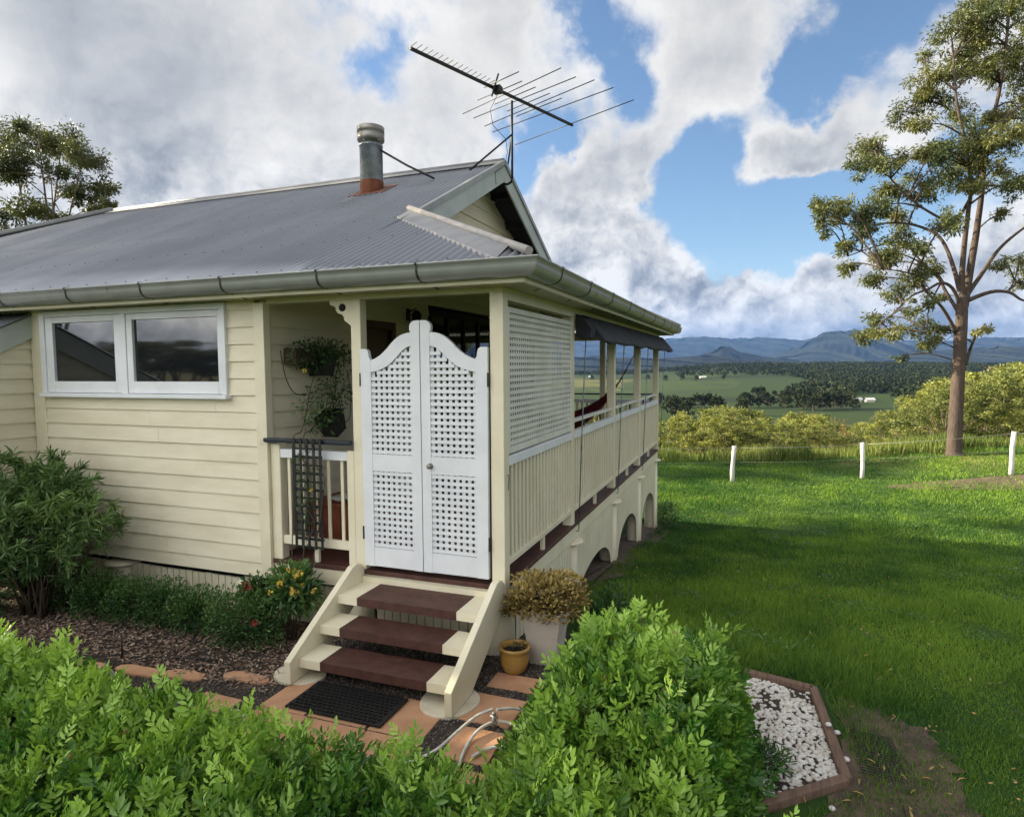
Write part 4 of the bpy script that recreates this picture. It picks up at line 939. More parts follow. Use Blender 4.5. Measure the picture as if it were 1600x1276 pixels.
_q = hit(1560, 752); sheet('bare_soil', blobpts([(_q[0] - 2.6, _q[1] - 1.0), (_q[0] - 1, _q[1] + .2), (_q[0] + 1, _q[1] + .7), (_q[0] + 3, _q[1] + 1), (_q[0] + 2.6, _q[1] - .1), (_q[0], _q[1] - 1.0)], 40, .12), DIRT, 0.012)
sheet('bare_soil', blobpts([(-.05, 2.0), (.18, 2.6), (.22, 4), (.26, 6), (.22, 8), (-.3, 8), (-.3, 2)], 40, .05), DIRT, 0.006)
# white pebbles, gravel, mulch
def pebbles(n, sampler, smin, smax, name, m, z0, flat=0.55, tintp=0.3):
    ico = np.array([[0, 0, 1], [.894, 0, .447], [.276, .851, .447], [-.724, .526, .447], [-.724, -.526, .447], [.276, -.851, .447], [.724, .526, -.447], [-.276, .851, -.447], [-.894, 0, -.447], [-.276, -.851, -.447], [.724, -.526, -.447], [0, 0, -1]])
    fi = np.array([[0, 1, 2], [0, 2, 3], [0, 3, 4], [0, 4, 5], [0, 5, 1], [1, 6, 2], [2, 7, 3], [3, 8, 4], [4, 9, 5], [5, 10, 1], [1, 10, 6], [2, 6, 7], [3, 7, 8], [4, 8, 9], [5, 9, 10], [6, 11, 7], [7, 11, 8], [8, 11, 9], [9, 11, 10], [10, 11, 6]])
    if smax > 0.012:   # one subdivision for rounder stones
        V = list(map(tuple, ico)); cache = {}; F2 = []
        def mid(a, b):
            k_ = (min(a, b), max(a, b))
            if k_ not in cache:
                q = np.array(V[a]) + np.array(V[b]); q /= np.linalg.norm(q); V.append(tuple(q)); cache[k_] = len(V) - 1
            return cache[k_]
        for a, b, c in fi:
            ab, bc, ca = mid(a, b), mid(b, c), mid(c, a); F2 += [(a, ab, ca), (b, bc, ab), (c, ca, bc), (ab, bc, ca)]
        ico, fi = np.array(V), np.array(F2)
    xy = sampler(n); n = len(xy); s = rng.uniform(smin, smax, n) * rng.uniform(.7, 1.2, n)
    ax = np.stack([np.ones(n), rng.uniform(.6, .9, n), rng.uniform(flat * .8, flat * 1.2, n)], 1)
    P = ico[None] * (s[:, None] * ax)[:, None, :]
    a = rng.uniform(0, 6.28, n); b = rng.normal(0, .35, n)
    ca, sa, cb, sb = np.cos(a)[:, None], np.sin(a)[:, None], np.cos(b)[:, None], np.sin(b)[:, None]
    x, y, z = P[..., 0], P[..., 1], P[..., 2]
    y, z = y * cb - z * sb, y * sb + z * cb
    x, y = x * ca - y * sa, x * sa + y * ca
    zc = (z0(xy[:, 0], xy[:, 1]) + s * flat * rng.uniform(.2, 1.0, n))[:, None]
    V = np.stack([x + xy[:, :1], y + xy[:, 1:], z + zc], -1).reshape(-1, 3)
    F = (np.arange(n)[:, None, None] * len(ico) + fi[None]).reshape(-1, 3)
    t = np.repeat(rng.uniform(0, 1, n) ** (1 / max(tintp, .01)), len(ico))
    return tag(npobj(name, V, F, m, tint=t, smooth=smax > .012), kind='stuff')
def inpoly(xy, poly):
    x, y = xy[:, 0], xy[:, 1]; c = np.zeros(len(xy), bool); k_ = len(poly)
    for i in range(k_):
        (x0, y0), (x1, y1) = poly[i], poly[(i + 1) % k_]
        c ^= ((y0 > y) != (y1 > y)) & (x < (x1 - x0) * (y - y0) / (y1 - y0 + 1e-12) + x0)
    return c
PB = [(1.30, .27), (1.66, .265), (2.005, .18), (2.078, -.69), (1.745, -1.04), (1.3, -1.2)]
def s_pb(n):
    xy = rng.uniform((1.3, -1.2), (2.12, .3), (n, 2)); xy = xy[inpoly(xy, PB)]
    keep = (wav(xy[:, 0] * 6, xy[:, 1] * 6, 1.0) > -.42) | (rng.uniform(size=len(xy)) < .25)
    return xy[keep]
tag(pebbles(4600, s_pb, .010, .018, 'white_pebbles', PEBB, lambda x, y: -.523 + 0 * x), None)
TILES = [(-1.205, -1.13, -.865, -.76), (-.855, -1.13, -.44, -.765), (-.432, -1.128, -.078, -.745), (-1.20, -1.50, -.83, -1.145), (-.815, -1.50, -.425, -1.148), (-.415, -1.49, -.06, -1.14),
         (.015, -.85, .345, -.53), (.085, -1.215, .362, -.915), (.03, -.425, .47, -.225), (.425, -1.28, .70, -.98), (-1.66, -1.40, -1.36, -1.12), (.50, -.72, .8, -.42), (.12, -1.6, .4, -1.29)]
def s_gr(n):
    xy = rng.uniform((-2.7, -1.55), (1.0, .05), (n, 2))
    ok = (xy[:, 1] < -.93 - .05 * np.sin(xy[:, 0] * 5)) | (xy[:, 0] > -1.35)
    for a, b, c, d in TILES: ok &= ~((xy[:, 0] > a) & (xy[:, 0] < c) & (xy[:, 1] > b) & (xy[:, 1] < d))
    return xy[ok]
pebbles(26000, s_gr, .004, .0095, 'dark_gravel', GRAV, lambda x, y: -.527 + 0 * x, .7, .5)
nm = 9000; mx_ = rng.uniform(-5.0, -1.3, nm); my_ = rng.uniform(-1.0, .05, nm)
V, F, ix = leaves(np.stack([mx_, my_, -.523 + rng.uniform(0, .022, nm)], 1), np.stack([rng.normal(size=nm), rng.normal(size=nm), rng.normal(0, .25, nm)], 1), unit(np.stack([rng.normal(0, .4, nm), rng.normal(0, .4, nm), np.ones(nm)], 1)), rng.uniform(.015, .055, nm), rng.uniform(.007, .018, nm), 'far')
tag(npobj('bark_mulch', V, F, MULCH, tint=(rng.uniform(0, 1, nm) ** 1.6)[ix]), kind='stuff')
# loose white pebbles outside the bed
for i, (px, py) in enumerate(((1230, 1083), (1294, 1149), (1322, 1189), (1300, 1266), (1217, 1062), (1234, 1066), (1308, 1147))):
    q = hit(px, py); r_ = random.uniform(.014, .02); z_ = q[2] + .012 + (.055 if i == 1 else 0)
    mb = MB().lathe((q[0], q[1], z_), [(0, -r_ * .55), (r_ * .6, -r_ * .45), (r_, 0), (r_ * .75, r_ * .4), (0, r_ * .55)], 12)
    tag(mb.build('white_pebble', PEBB, None, loc=(q[0], q[1], z_)), ('white pebble lying on top of the long brown sleeper' if i == 1 else 'loose white pebble strayed beyond the edge of the pebble bed'), 'pebble', 'stray white pebbles')
# pavers
for i, (a, b, c, d) in enumerate(TILES):
    j = lambda: random.uniform(-.008, .008)
    pts = [(a + j(), b + j()), (c + j(), b + j()), (c + j(), d + j()), (a + j(), d + j())]; tz = -.515 + random.uniform(-.004, .004)
    o = MB().prism([(p[0], p[1]) for p in pts], lambda u, v, w: (u, v, w), -.56, tz).build('paver', TERRA, None, loc=((a + c) / 2, (b + d) / 2, -.53), bevel=.006)
    lab = ['terracotta paver under the left end of the black doormat', 'terracotta paver almost covered by the black doormat', 'terracotta paver at the right end of the black doormat', 'terracotta paver below left of the doormat by the hedge',
           'terracotta paver in front of the doormat, middle of its row', 'terracotta paver in front of the doormat, right end of its row', 'terracotta paver beside the round step pad, under the hose connector', 'terracotta paver crossed by two loops of white hose', 'terracotta paver in front of the ochre pot',
           'terracotta paver half hidden by the green shrub near the hose', 'lone terracotta paver beyond the grey edging strip', 'terracotta paver hidden under the edge of the green shrub', 'terracotta paver nearest the hedge below the hose'][i]
    tag(o, lab, 'paver', 'terracotta pavers before the steps')
for i, (px, py) in enumerate(((215, 1050), (288, 1057), (385, 1061), (60, 1040), (140, 1043))):
    q = hit(px, py); w = (.16, .14, .15, .16, .15)[i]
    pts = blobpts([(q[0] - w, q[1] - .05), (q[0] + w, q[1] - .035), (q[0] + w * .95, q[1] + .05), (q[0] - w * .8, q[1] + .045)], 20, .004)
    o = MB().prism([tuple(p) for p in pts], lambda u, v, w_: (u, v, w_), -.55, -.507).build('edging_stone', TERRA, None, loc=(q[0], q[1], -.53), bevel=.008)
    tag(o, ['orange edging stone at the end of the grey strip', 'orange edging stone, middle of the row before the mulch', 'orange edging stone nearest the front steps', 'orange edging stone at the far left behind the hedge', 'orange edging stone behind the tall hedge tips at left'][i], 'edging stone', 'orange stones edging the mulch')
es = MB(); ep = [(-2.6, -1.10), (-2.41, -1.18), (-2.15, -1.31), (-2.02, -1.36), (-1.80, -1.33), (-1.57, -1.34), (-1.42, -1.40), (-1.2, -1.5)]
for a, b in zip(ep, ep[1:]): es.bar((a[0], a[1], -.508), (b[0], b[1], -.508), .010, .05)
tag(es.build('edging_strip', FLASH, None, loc=(-1.9, -1.34, -.53)), 'grey metal edging strip along the back of the hedge', 'edging strip')
# sleepers round the pebble bed
for (a, b, lab) in (((1.62, .310), (2.035, .210), 'weathered brown sleeper along the lawn side of the pebble bed'), ((2.035, .218), (2.112, -.725), 'long brown sleeper at the right side of the pebble bed'), ((2.108, -.725), (1.70, -1.08), 'brown sleeper at the near corner of the pebble bed')):
    o = MB().bar((a[0], a[1], -.520), (b[0], b[1], -.520), .052, .070).build('sleeper', TIMBER, None, loc=((a[0] + b[0]) / 2, (a[1] + b[1]) / 2, -.55), bevel=.006)
    tag(o, lab, 'sleeper', 'timber sleepers edging the pebbles')
# black mesh lying on the soil
gm = MB()
for i in range(10): x_ = 2.20 + i * .022; gm.bar((x_, -.15 - .2 * i / 15, -.519), (x_ + .05, -.62 + .01 * i, -.519), .003, .003)
for i in range(18): y_ = -.20 - i * .024; gm.bar((2.19, y_, -.516), (2.40, y_ - .02, -.516), .003, .003)
tag(gm.build('ground_mesh', PLAST, None, loc=(2.35, -.4, -.52), fix=False), 'black plastic mesh lying on bare soil beside the sleeper', 'mesh')
for i, (px, py) in enumerate(((1342, 1232), (1352, 1250), (1393, 1130), (1400, 1126), (1452, 1138), (1465, 1150), (1432, 1240), (1437, 1222), (1580, 1208), (1255, 1250), (1370, 1200), (1382, 1210), (1510, 1222), (1315, 1258))):
    q = hit(px, py); a = random.uniform(0, 6.28); L_ = random.uniform(.035, .06)
    V, F, _ = leaves(np.array([[q[0], q[1], q[2] + .022]]), np.array([[math.cos(a), math.sin(a), random.uniform(-.1, .3)]]), np.array([[0, .1, 1.]]), L_, .012, 'near', .5)
    o = npobj('fallen_leaf', V, F, DRYLF, origin=(q[0], q[1], q[2] + .01)); tag(o, 'dry curled yellow leaf fallen on the bare soil or grass', 'leaf', 'fallen yellow leaves')

# doormat
dm = MB().box(-1.030, -1.110, -.512, -.353, -.780, -.500)
for i in range(20):
    for j in range(10):
        x_ = -1.008 + (i + .5 * (j % 2)) * .033; y_ = -1.092 + j * .032
        if x_ < -.39: dm.bar((x_, y_, -.495), (x_ + .018, y_ + .012, -.495), .012, .012)
dmo = dm.build('doormat', RUBBER, None, loc=(-.69, -.945, -.512), bevel=0)
tag(dmo, 'black rubber doormat on the pavers before the steps', 'doormat')
# pots
pot = thing('ochre_pot', 'small round ochre glazed pot of dead stems beside the steps', 'plant pot', (.135, -.175, -.53))
MB().lathe((.135, -.175, -.53), [(0, .002), (.058, .002), (.080, .03), (.099, .085), (.103, .13), (.100, .160), (.106, .166), (.110, .180), (.107, .192), (.096, .192), (.090, .18), (.090, .15)], 40).build('bowl', GLAZE, pot)
MB().lathe((.135, -.175, -.53), [(0, .158), (.05, .156), (.091, .150)], 20).build('soil', SOIL, pot)
ds = MB()
for i in range(12):
    a = random.uniform(0, 6.28); r_ = random.uniform(.01, .05); p = Vector((.155 + r_ * math.cos(a), -.165 + r_ * math.sin(a), -.375))
    ds.tube([p, p + Vector((random.uniform(-.02, .02), random.uniform(-.02, .02), .03)), p + Vector((random.uniform(-.05, .05), random.uniform(-.05, .05), random.uniform(.03, .06)))], .003, 5)
ds.build('dead_stem', VINE, pot)
pl = thing('square_planter', 'tall square tapered white planter of bronze succulent at the verandah corner', 'planter', (.30, .05, -.53))
def tap(z, w0, w1, z0=-.53, z1=-.14): t = (z - z0) / (z1 - z0); return w0 + (w1 - w0) * t
mb = MB(); zs = (-.53, -.34, -.14); cx, cy = .285, .075
ring = lambda z, w: [(cx - w, cy - w, z), (cx + w, cy - w, z), (cx + w, cy + w, z), (cx - w, cy + w, z)]
pts = ring(-.53, .095) + ring(-.33, .117) + ring(-.135, .150) + ring(-.135, .134) + ring(-.19, .128)
fs = [(3, 2, 1, 0)] + [(k_ * 4 + i, k_ * 4 + (i + 1) % 4, k_ * 4 + 4 + (i + 1) % 4, k_ * 4 + 4 + i) for k_ in range(4) for i in range(4)]
mb.add(pts, fs).build('tub', PLANT_W, pl, bevel=.005, fix=False)
MB().add(ring(-.175, .1295), [(0, 1, 2, 3)]).build('soil', SOIL, pl, fix=False)
# hose and connector
def smooth(pts, n=8):
    P = np.array(pts, float); out_ = []
    for i in range(len(P) - 1):
        p0, p1, p2, p3 = P[max(i - 1, 0)], P[i], P[i + 1], P[min(i + 2, len(P) - 1)]
        for k_ in range(n):
            f = k_ / n; out_.append(0.5 * ((2 * p1) + (-p0 + p2) * f + (2 * p0 - 5 * p1 + 4 * p2 - p3) * f ** 2 + (-p0 + 3 * p1 - 3 * p2 + p3) * f ** 3))
    return [Vector(p) for p in out_] + [Vector(P[-1])]
hs_ = thing('garden_hose', 'white garden hose looping over the pavers to an upright connector', 'hose', (.15, -.75, -.51))
def hp(px, py, z): d = WD(px, py); return CAM + d * ((z - CAM[2]) / d[2])
for path in ([(590, 1212, -.50), (640, 1190, -.50), (680, 1172, -.49), (715, 1142, -.47), (745, 1118, -.45), (770, 1107, -.44)], [(776, 1108, -.44), (800, 1106, -.46), (822, 1111, -.49), (850, 1130, -.5)], [(768, 1128, -.47), (750, 1138, -.48), (735, 1155, -.49), (722, 1180, -.5), (712, 1215, -.5)], [(778, 1126, -.47), (797, 1130, -.49), (815, 1145, -.5)], [(738, 1182, -.497), (760, 1170, -.497), (785, 1166, -.497), (812, 1172, -.5)]):
    MB().tube(smooth([hp(*p) for p in path]), .009, 8).build('hose_run', HOSE, hs_)
c_ = hp(772, 1135, -.505)
MB().tube([c_, c_ + np.array([0, 0, .03]), c_ + np.array([0, 0, .075])], [.014, .013, .012], 10).tube([c_ + np.array([-.022, 0, .06]), c_ + np.array([.022, 0, .064])], .010, 8).tube([c_ + np.array([-.018, 0, .022]), c_ + np.array([.018, 0, .025])], .010, 8).tube([c_ + np.array([0, 0, .075]), c_ + np.array([0, 0, .09])], [.016, .008], 8).build('connector', FLASH, hs_)
wo = thing('garden_ornament', 'small white rounded ornament with a dark patch half hidden in the hedge', 'ornament', (-1.19, -1.36, -.53))
MB().lathe((-1.19, -1.36, -.53), [(0, 0), (.045, 0), (.062, .03), (.058, .06), (.04, .085), (0, .095)], 20).build('body', WHITE, wo)
MB().lathe((-1.165, -1.40, -.455), [(0, -.012), (.022, -.006), (.026, 0), (.02, .014), (0, .02)], 12).build('dark_patch', BLACK, wo)
irr = thing('irrigation_stake', 'thin black irrigation stake standing in the mulch behind the hedge', 'stake', (-2.62, -.95, -.53))
MB().tube([(-2.62, -.95, -.55), (-2.62, -.95, -.33)], .006, 6).build('stem', PLAST, irr)
MB().tube(smooth([(-2.6, -.93, -.515), (-2.2, -.82, -.507), (-1.9, -.76, -.507), (-1.75, -.78, -.512)]), .006, 6).build('pipe', PLAST, irr)

# ------------------------------------------------------------------ leafy plants near the house
def sprigs(P, D, N, scale, n_leaf=9, L=(.036, .074), asp=.42, stem=.13):
    """pinnate sprigs: leaflets in two ranks along a slightly arched stem"""
    n = len(P); D = unit(D); S = unit(np.cross(D, N)); N = np.cross(S, D); sc = np.broadcast_to(np.asarray(scale, float), (n,))
    PP, DD, NN, LL = [], [], [], []
    for k_ in range(n_leaf):
        t = (k_ + 1) / n_leaf; side = 1 if k_ % 2 else -1
        last = k_ == n_leaf - 1
        p = P + D * (stem * t * sc)[:, None] - N * (stem * .22 * t * t * sc)[:, None]
        ang = (0.0 if last else 1.0 - .35 * t) + rng.normal(0, .14, n)
        d = D * np.cos(ang)[:, None] + S * (side * np.sin(ang))[:, None] + N * (rng.normal(.06, .2, n))[:, None]
        PP.append(p); DD.append(d); NN.append(unit(N + rng.normal(0, .22, (n, 3)))); LL.append(rng.uniform(L[0], L[1], n) * sc * (0.65 + .5 * math.sin(math.pi * min(1, .25 + .62 * t))))
    LL = np.concatenate(LL)
    V, F, ix = leaves(np.concatenate(PP), np.concatenate(DD), np.concatenate(NN), LL, LL * asp, 'near', .22)
    return V, F, ix % n
def hedge_h(x, y):
    h = 0.058 + .085 * sstep(-x, 0.2, 2.2) + .035 * wav(x, y, .45) - .03 * np.exp(-((x - .35) / .35) ** 2)
    back = -1.90 + .05 * np.sin(x * 2.3) + .03 * np.sin(x * 7.1 + 1)
    return h - .55 * np.clip((y - (back - .16)) / .32, 0, 1.2) ** 2
def build_hedge(name, label, pts_P, pts_D, tint_s, scale, stems, origin):
    t = thing(name, label, 'hedge' if name == 'hedge' else 'shrub', origin)
    up = np.array([0, 0, 1.0])
    N = unit(rng.normal(0, .45, (len(pts_P), 3)) + np.array([0.0, -.25, .6]) + pts_D * -.15)
    V, F, ix = sprigs(pts_P, pts_D, N, scale)
    npobj('foliage', V, F, L_HEDGE, t, tint=np.clip(tint_s[ix] + rng.normal(0, .05, len(ix)), 0, 1))
    o_ = rng.choice(len(pts_P), 90, replace=False)
    V, F, ix = leaves(pts_P[o_] + np.array([0, 0, .06]), pts_D[o_] + rng.normal(0, .8, (90, 3)), randdir(90), rng.uniform(.025, .045, 90), .018, 'near', .4)
    tag(npobj('yellowed_leaves', V, F, DRYLF, t), kind='stuff')
    st = MB()
    for i in range(26):
        p = pts_P[rng.integers(len(pts_P))]; st.tube([tuple(p - np.array([0, 0, .12])), tuple(p + np.array([random.uniform(-.03, .03), random.uniform(-.03, .03), .05])), tuple(p + np.array([random.uniform(-.06, .06), random.uniform(-.06, .06), .15]))], [.003, .0022, .0012], 4)
    for a, b in stems: st.tube([a, (Vector(a) + Vector(b)) / 2 + Vector((random.uniform(-.04, .04), random.uniform(-.04, .04), 0)), b], [.009, .006, .003], 5)
    st.build('stems', BRANCH, t)
    return t
def shoots(x, y, h, nn, per=7, depth=.21, spread=.045):
    """upright leafy shoots: sprigs spiral round each shoot, tips open, lower ones spreading"""
    n = len(x); P, D, TT = [], [], []
    az0 = rng.uniform(0, 6.28, n); ax = unit(nn * .55 + np.array([0, 0, .75]) + rng.normal(0, .22, (n, 3)))
    e1 = unit(np.cross(ax, np.array([.31, .95, .1]))); e2 = np.cross(ax, e1); top = np.stack([x, y, h], 1)
    for k_ in range(per):
        t = k_ / (per - 1); az = az0 + k_ * 2.4 + rng.normal(0, .3, n)
        r = e1 * np.cos(az)[:, None] + e2 * np.sin(az)[:, None]
        P.append(top - ax * (.10 + depth * t) + r * (spread * (.2 + t)) * rng.uniform(.5, 1.4, n)[:, None])
        D.append(unit(ax * (1.0 - .62 * t) + r * (.30 + .75 * t) + rng.normal(0, .16, (n, 3))))
        TT.append(np.full(n, t))
    return np.concatenate(P), np.concatenate(D), np.concatenate(TT), np.tile(np.arange(n), per)
n_ = 2300
x_ = rng.uniform(-4.2, 1.80, n_); y_ = rng.uniform(-3.45, -1.72, n_)
h_ = hedge_h(x_, y_) + .02 * rng.normal(size=n_); ok = h_ > -.42; x_, y_, h_ = x_[ok], y_[ok], h_[ok]
tall = rng.uniform(size=len(x_)) < .10; h_ = h_ + tall * rng.uniform(.03, .12, len(x_))
nn = unit(np.stack([0 * x_, .9 * sstep(y_, -2.1, -1.8), np.ones(len(x_))], 1))
P, D, t_, id_ = shoots(x_, y_, h_, nn)
base_ = np.clip(.28 + .50 * wav(x_ * 2.2, y_ * 2.2, .6) + tall * .35 + rng.normal(0, .20, len(x_)), -.3, 1)
tt = np.clip(base_[id_] + .25 * (t_ < .3) - .10 * t_ + rng.normal(0, .10, len(P)), 0, 1)   # new growth at the shoot tips is paler
ok = P[:, 2] > -.5; P, D, tt = P[ok], D[ok], tt[ok]; x_ = P[:, 0]
stm = [((a, b, -.54), (a + random.uniform(-.15, .15), b + random.uniform(-.1, .1), -.12)) for a, b in zip(rng.uniform(-4, 1.6, 160), rng.uniform(-3.3, -1.95, 160))]
build_hedge('hedge', 'long bright green leafy hedge filling the foreground', P, D, tt, rng.uniform(.50, .80, len(x_)), stm, (-1.0, -2.6, -.53))
# the spreading shrub at the right end, running into the hedge
def bush_h(x, y):
    h = .245 + .085 * wav(x, y, .42) - .62 * np.clip((.98 - x) / .48, 0, 1.3) ** 1.6 - .70 * np.clip((y + .74) / .36, 0, 1.2) ** 1.8
    return h - .75 * np.clip((x - 1.46) / .24, 0, 1.3) ** 2 - .24 * sstep(-y, 1.15, 2.1)
n_ = 2500; x_ = rng.uniform(.42, 1.76, n_); y_ = rng.uniform(-2.25, -.34, n_); e_ = .02
h_ = bush_h(x_, y_); g1, g2 = (bush_h(x_ + e_, y_) - bush_h(x_ - e_, y_)) / (2 * e_), (bush_h(x_, y_ + e_) - bush_h(x_, y_ - e_)) / (2 * e_)
ar = np.sqrt(1 + g1 ** 2 + g2 ** 2)
ok = (rng.uniform(size=n_) < ar / 3.4) & (h_ > -.46); x_, y_, h_, g1, g2, ar = (a[ok] for a in (x_, y_, h_, g1, g2, ar))
nn = np.stack([-g1, -g2, np.ones(len(g1))], 1) / ar[:, None]
tall = (rng.uniform(size=len(x_)) < .12) & (h_ > .0); h_ = h_ + tall * rng.uniform(.03, .13, len(x_)) + rng.normal(0, .02, len(x_))
P, D, t_, id_ = shoots(x_, y_, h_, nn)
base_ = np.clip(.20 + .55 * wav(x_ * 3, y_ * 3, .6) + tall * .40 + rng.normal(0, .20, len(x_)), -.3, 1)
tt = np.clip(base_[id_] + .25 * (t_ < .3) - .10 * t_ + rng.normal(0, .10, len(P)), 0, 1)
P[:, 2] = np.maximum(P[:, 2], -.50)
stm = [((1.15 + random.uniform(-.3, .3), -1.2 + random.uniform(-.5, .3), -.54), (a, b, c - .06)) for a, b, c in zip(x_[::8], y_[::8], h_[::8])]
build_hedge('spreading_shrub', 'spreading bright green shrub at the right end of the hedge beside white pebbles', P, D, tt, rng.uniform(.54, .86, len(P)), stm, (1.13, -1.15, -.53))

def mound(name, label, cat, c, s, n, L, asp, m, group=None, flowers=(), narrow=False, droop=0.0, stems=12, tb=.25, g=None, core=.35, kind='near'):
    """leafy clump: leaves spread through an uneven ellipsoid, on stems from its base"""
    t = thing(name, label, cat, (c[0], c[1], gz(c[0], c[1]) if g is None else g), group)
    q = randdir(n); rad = 1 - rng.uniform(0, 1, n) ** 1.3 * (1 - core)
    sd = rng.uniform(0, 50)
    bump_ = 1 + .22 * wav(q[:, 0] * 3 + sd, q[:, 1] * 3 + q[:, 2] * 3, 1.0)
    P = np.array(c) + q * np.array(s) * (rad * bump_)[:, None]
    g0 = t.location.z
    ok = P[:, 2] > g0 + .01; P, q, rad = P[ok], q[ok], rad[ok]; n = len(P)
    if narrow:
        nc_ = max(20, n // 34); qc = randdir(nc_); rc_ = 1 - rng.uniform(0, 1, nc_) ** 1.3 * (1 - core)
        cc = np.array(c) + qc * np.array(s) * (rc_ * (1 + .25 * wav(qc[:, 0] * 3 + sd, qc[:, 1] * 3 + qc[:, 2] * 3, 1.0)))[:, None]
        cc = cc[cc[:, 2] > g0 + .05]; ci = rng.integers(0, len(cc), n); ax_ = unit(qc[:len(cc)] * .5 + np.array([0, 0, .5]) + rng.normal(0, .45, (len(cc), 3)))
        al = rng.uniform(-.09, .03, n); P = cc[ci] + ax_[ci] * al[:, None]; q = unit(P - np.array(c)); rad = np.ones(n)
        D = unit(ax_[ci] * (.55 + 4 * al)[:, None] + rng.normal(0, .6, (n, 3)) + np.array([0, 0, -.12]))
    else: D = unit(q * .7 + np.array([0, 0, .45 - droop]) + rng.normal(0, .5, (n, 3)))
    N = unit(np.array([0, -.2, .8]) + rng.normal(0, .5, (n, 3)))
    Ls = rng.uniform(L * .7, L * 1.2, n)
    V, F, ix = leaves(P, D, N, Ls, Ls * asp, kind, .25)
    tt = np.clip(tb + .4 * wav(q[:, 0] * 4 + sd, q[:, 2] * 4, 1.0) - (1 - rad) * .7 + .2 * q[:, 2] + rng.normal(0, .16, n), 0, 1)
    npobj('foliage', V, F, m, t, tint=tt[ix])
    st = MB()
    for i in range(stems):
        e = P[rng.integers(n)]; b = Vector((c[0] + random.uniform(-.25, .25) * s[0], c[1] + random.uniform(-.25, .25) * s[1], g0 - .01))
        st.tube([b, b.lerp(Vector(e), .5) + Vector((random.uniform(-.1, .1) * s[0], 0, .1 * s[2])), e], [.012 * s[2] + .003, .007 * s[2] + .002, .002], 5)
    st.build('stems', BRANCH, t)
    return t, P, q
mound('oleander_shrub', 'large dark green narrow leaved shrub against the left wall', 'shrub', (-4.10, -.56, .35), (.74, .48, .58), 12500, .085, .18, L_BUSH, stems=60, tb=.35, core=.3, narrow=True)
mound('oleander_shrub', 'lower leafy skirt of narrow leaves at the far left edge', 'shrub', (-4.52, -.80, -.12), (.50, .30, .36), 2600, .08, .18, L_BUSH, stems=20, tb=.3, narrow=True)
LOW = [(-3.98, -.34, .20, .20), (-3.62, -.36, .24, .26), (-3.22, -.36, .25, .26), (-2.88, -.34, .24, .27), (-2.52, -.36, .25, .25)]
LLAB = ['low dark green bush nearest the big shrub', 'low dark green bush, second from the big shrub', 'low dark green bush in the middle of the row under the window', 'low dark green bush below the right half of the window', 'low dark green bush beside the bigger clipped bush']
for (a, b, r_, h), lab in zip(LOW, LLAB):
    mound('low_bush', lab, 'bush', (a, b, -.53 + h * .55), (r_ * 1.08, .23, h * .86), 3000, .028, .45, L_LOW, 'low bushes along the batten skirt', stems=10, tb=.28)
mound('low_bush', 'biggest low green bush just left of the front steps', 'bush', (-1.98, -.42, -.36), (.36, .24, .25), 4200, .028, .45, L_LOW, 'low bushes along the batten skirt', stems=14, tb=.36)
t, P, q = mound('rose_bush', 'dark leaved bush with one crimson bloom at the corner board', 'bush', (-2.02, -.22, -.24), (.16, .12, .18), 700, .045, .5, L_LOW, stems=8, tb=.1)
def bloom(parent, c, r, m, name='bloom', n=16):
    q = randdir(n); q[:, 1] -= .5; q = unit(q)
    V, F, ix = leaves(np.array(c) + q * r * .1, q + rng.normal(0, .2, q.shape), unit(rng.normal(size=q.shape)), r, r * .8, 'near', .3)
    return npobj(name, V, F, m, parent)
bloom(t, (-2.03, -.33, -.13), .045, PINK)
bloom(t, (-1.80, -.50, -.32), .032, CORAL)
t, P, q = mound('yellow_allamanda', 'bushy plant with pale yellow flowers beside the top of the steps', 'plant', (-1.66, -.24, -.14), (.21, .16, .19), 800, .075, .32, L_LOW, stems=9, tb=.45, droop=.35)
fr = P[(q[:, 1] < .15) & (q[:, 2] > -.1)]
for i in range(14): bloom(t, fr[rng.integers(len(fr))] + np.array([0, -.03, .02]), random.uniform(.022, .038), YELL, n=9)
bz, P, q = mound('bronze_succulent', 'bronze leaved succulent spilling over the square white planter', 'plant', (.30, .05, -.045), (.30, .27, .165), 2800, .034, .55, L_BRONZE, stems=26, tb=.5, g=-.18)
mound('bronze_succulent', 'bronze succulent trailing left over the step stringer', 'plant', (.02, .0, -.12), (.14, .10, .075), 340, .034, .55, L_BRONZE, stems=6, tb=.5, g=-.20)
mound('ferny_plant', 'small dark fine leaved plant between the shrub and the white pebbles', 'plant', (1.72, -.74, -.47), (.13, .11, .08), 420, .05, .18, L_LOW, stems=10, tb=.2)
mound('leafy_plant', 'leafy plant at the far foot of the verandah', 'plant', (.14, 8.1, -1.3), (.22, .35, .30), 700, .07, .35, L_BUSH, stems=8, tb=.4)
mound('leafy_plant', 'dark shrub behind the square planter below the verandah', 'plant', (.55, 1.0, -.52), (.25, .35, .26), 900, .05, .4, L_LOW, stems=8, tb=.15)

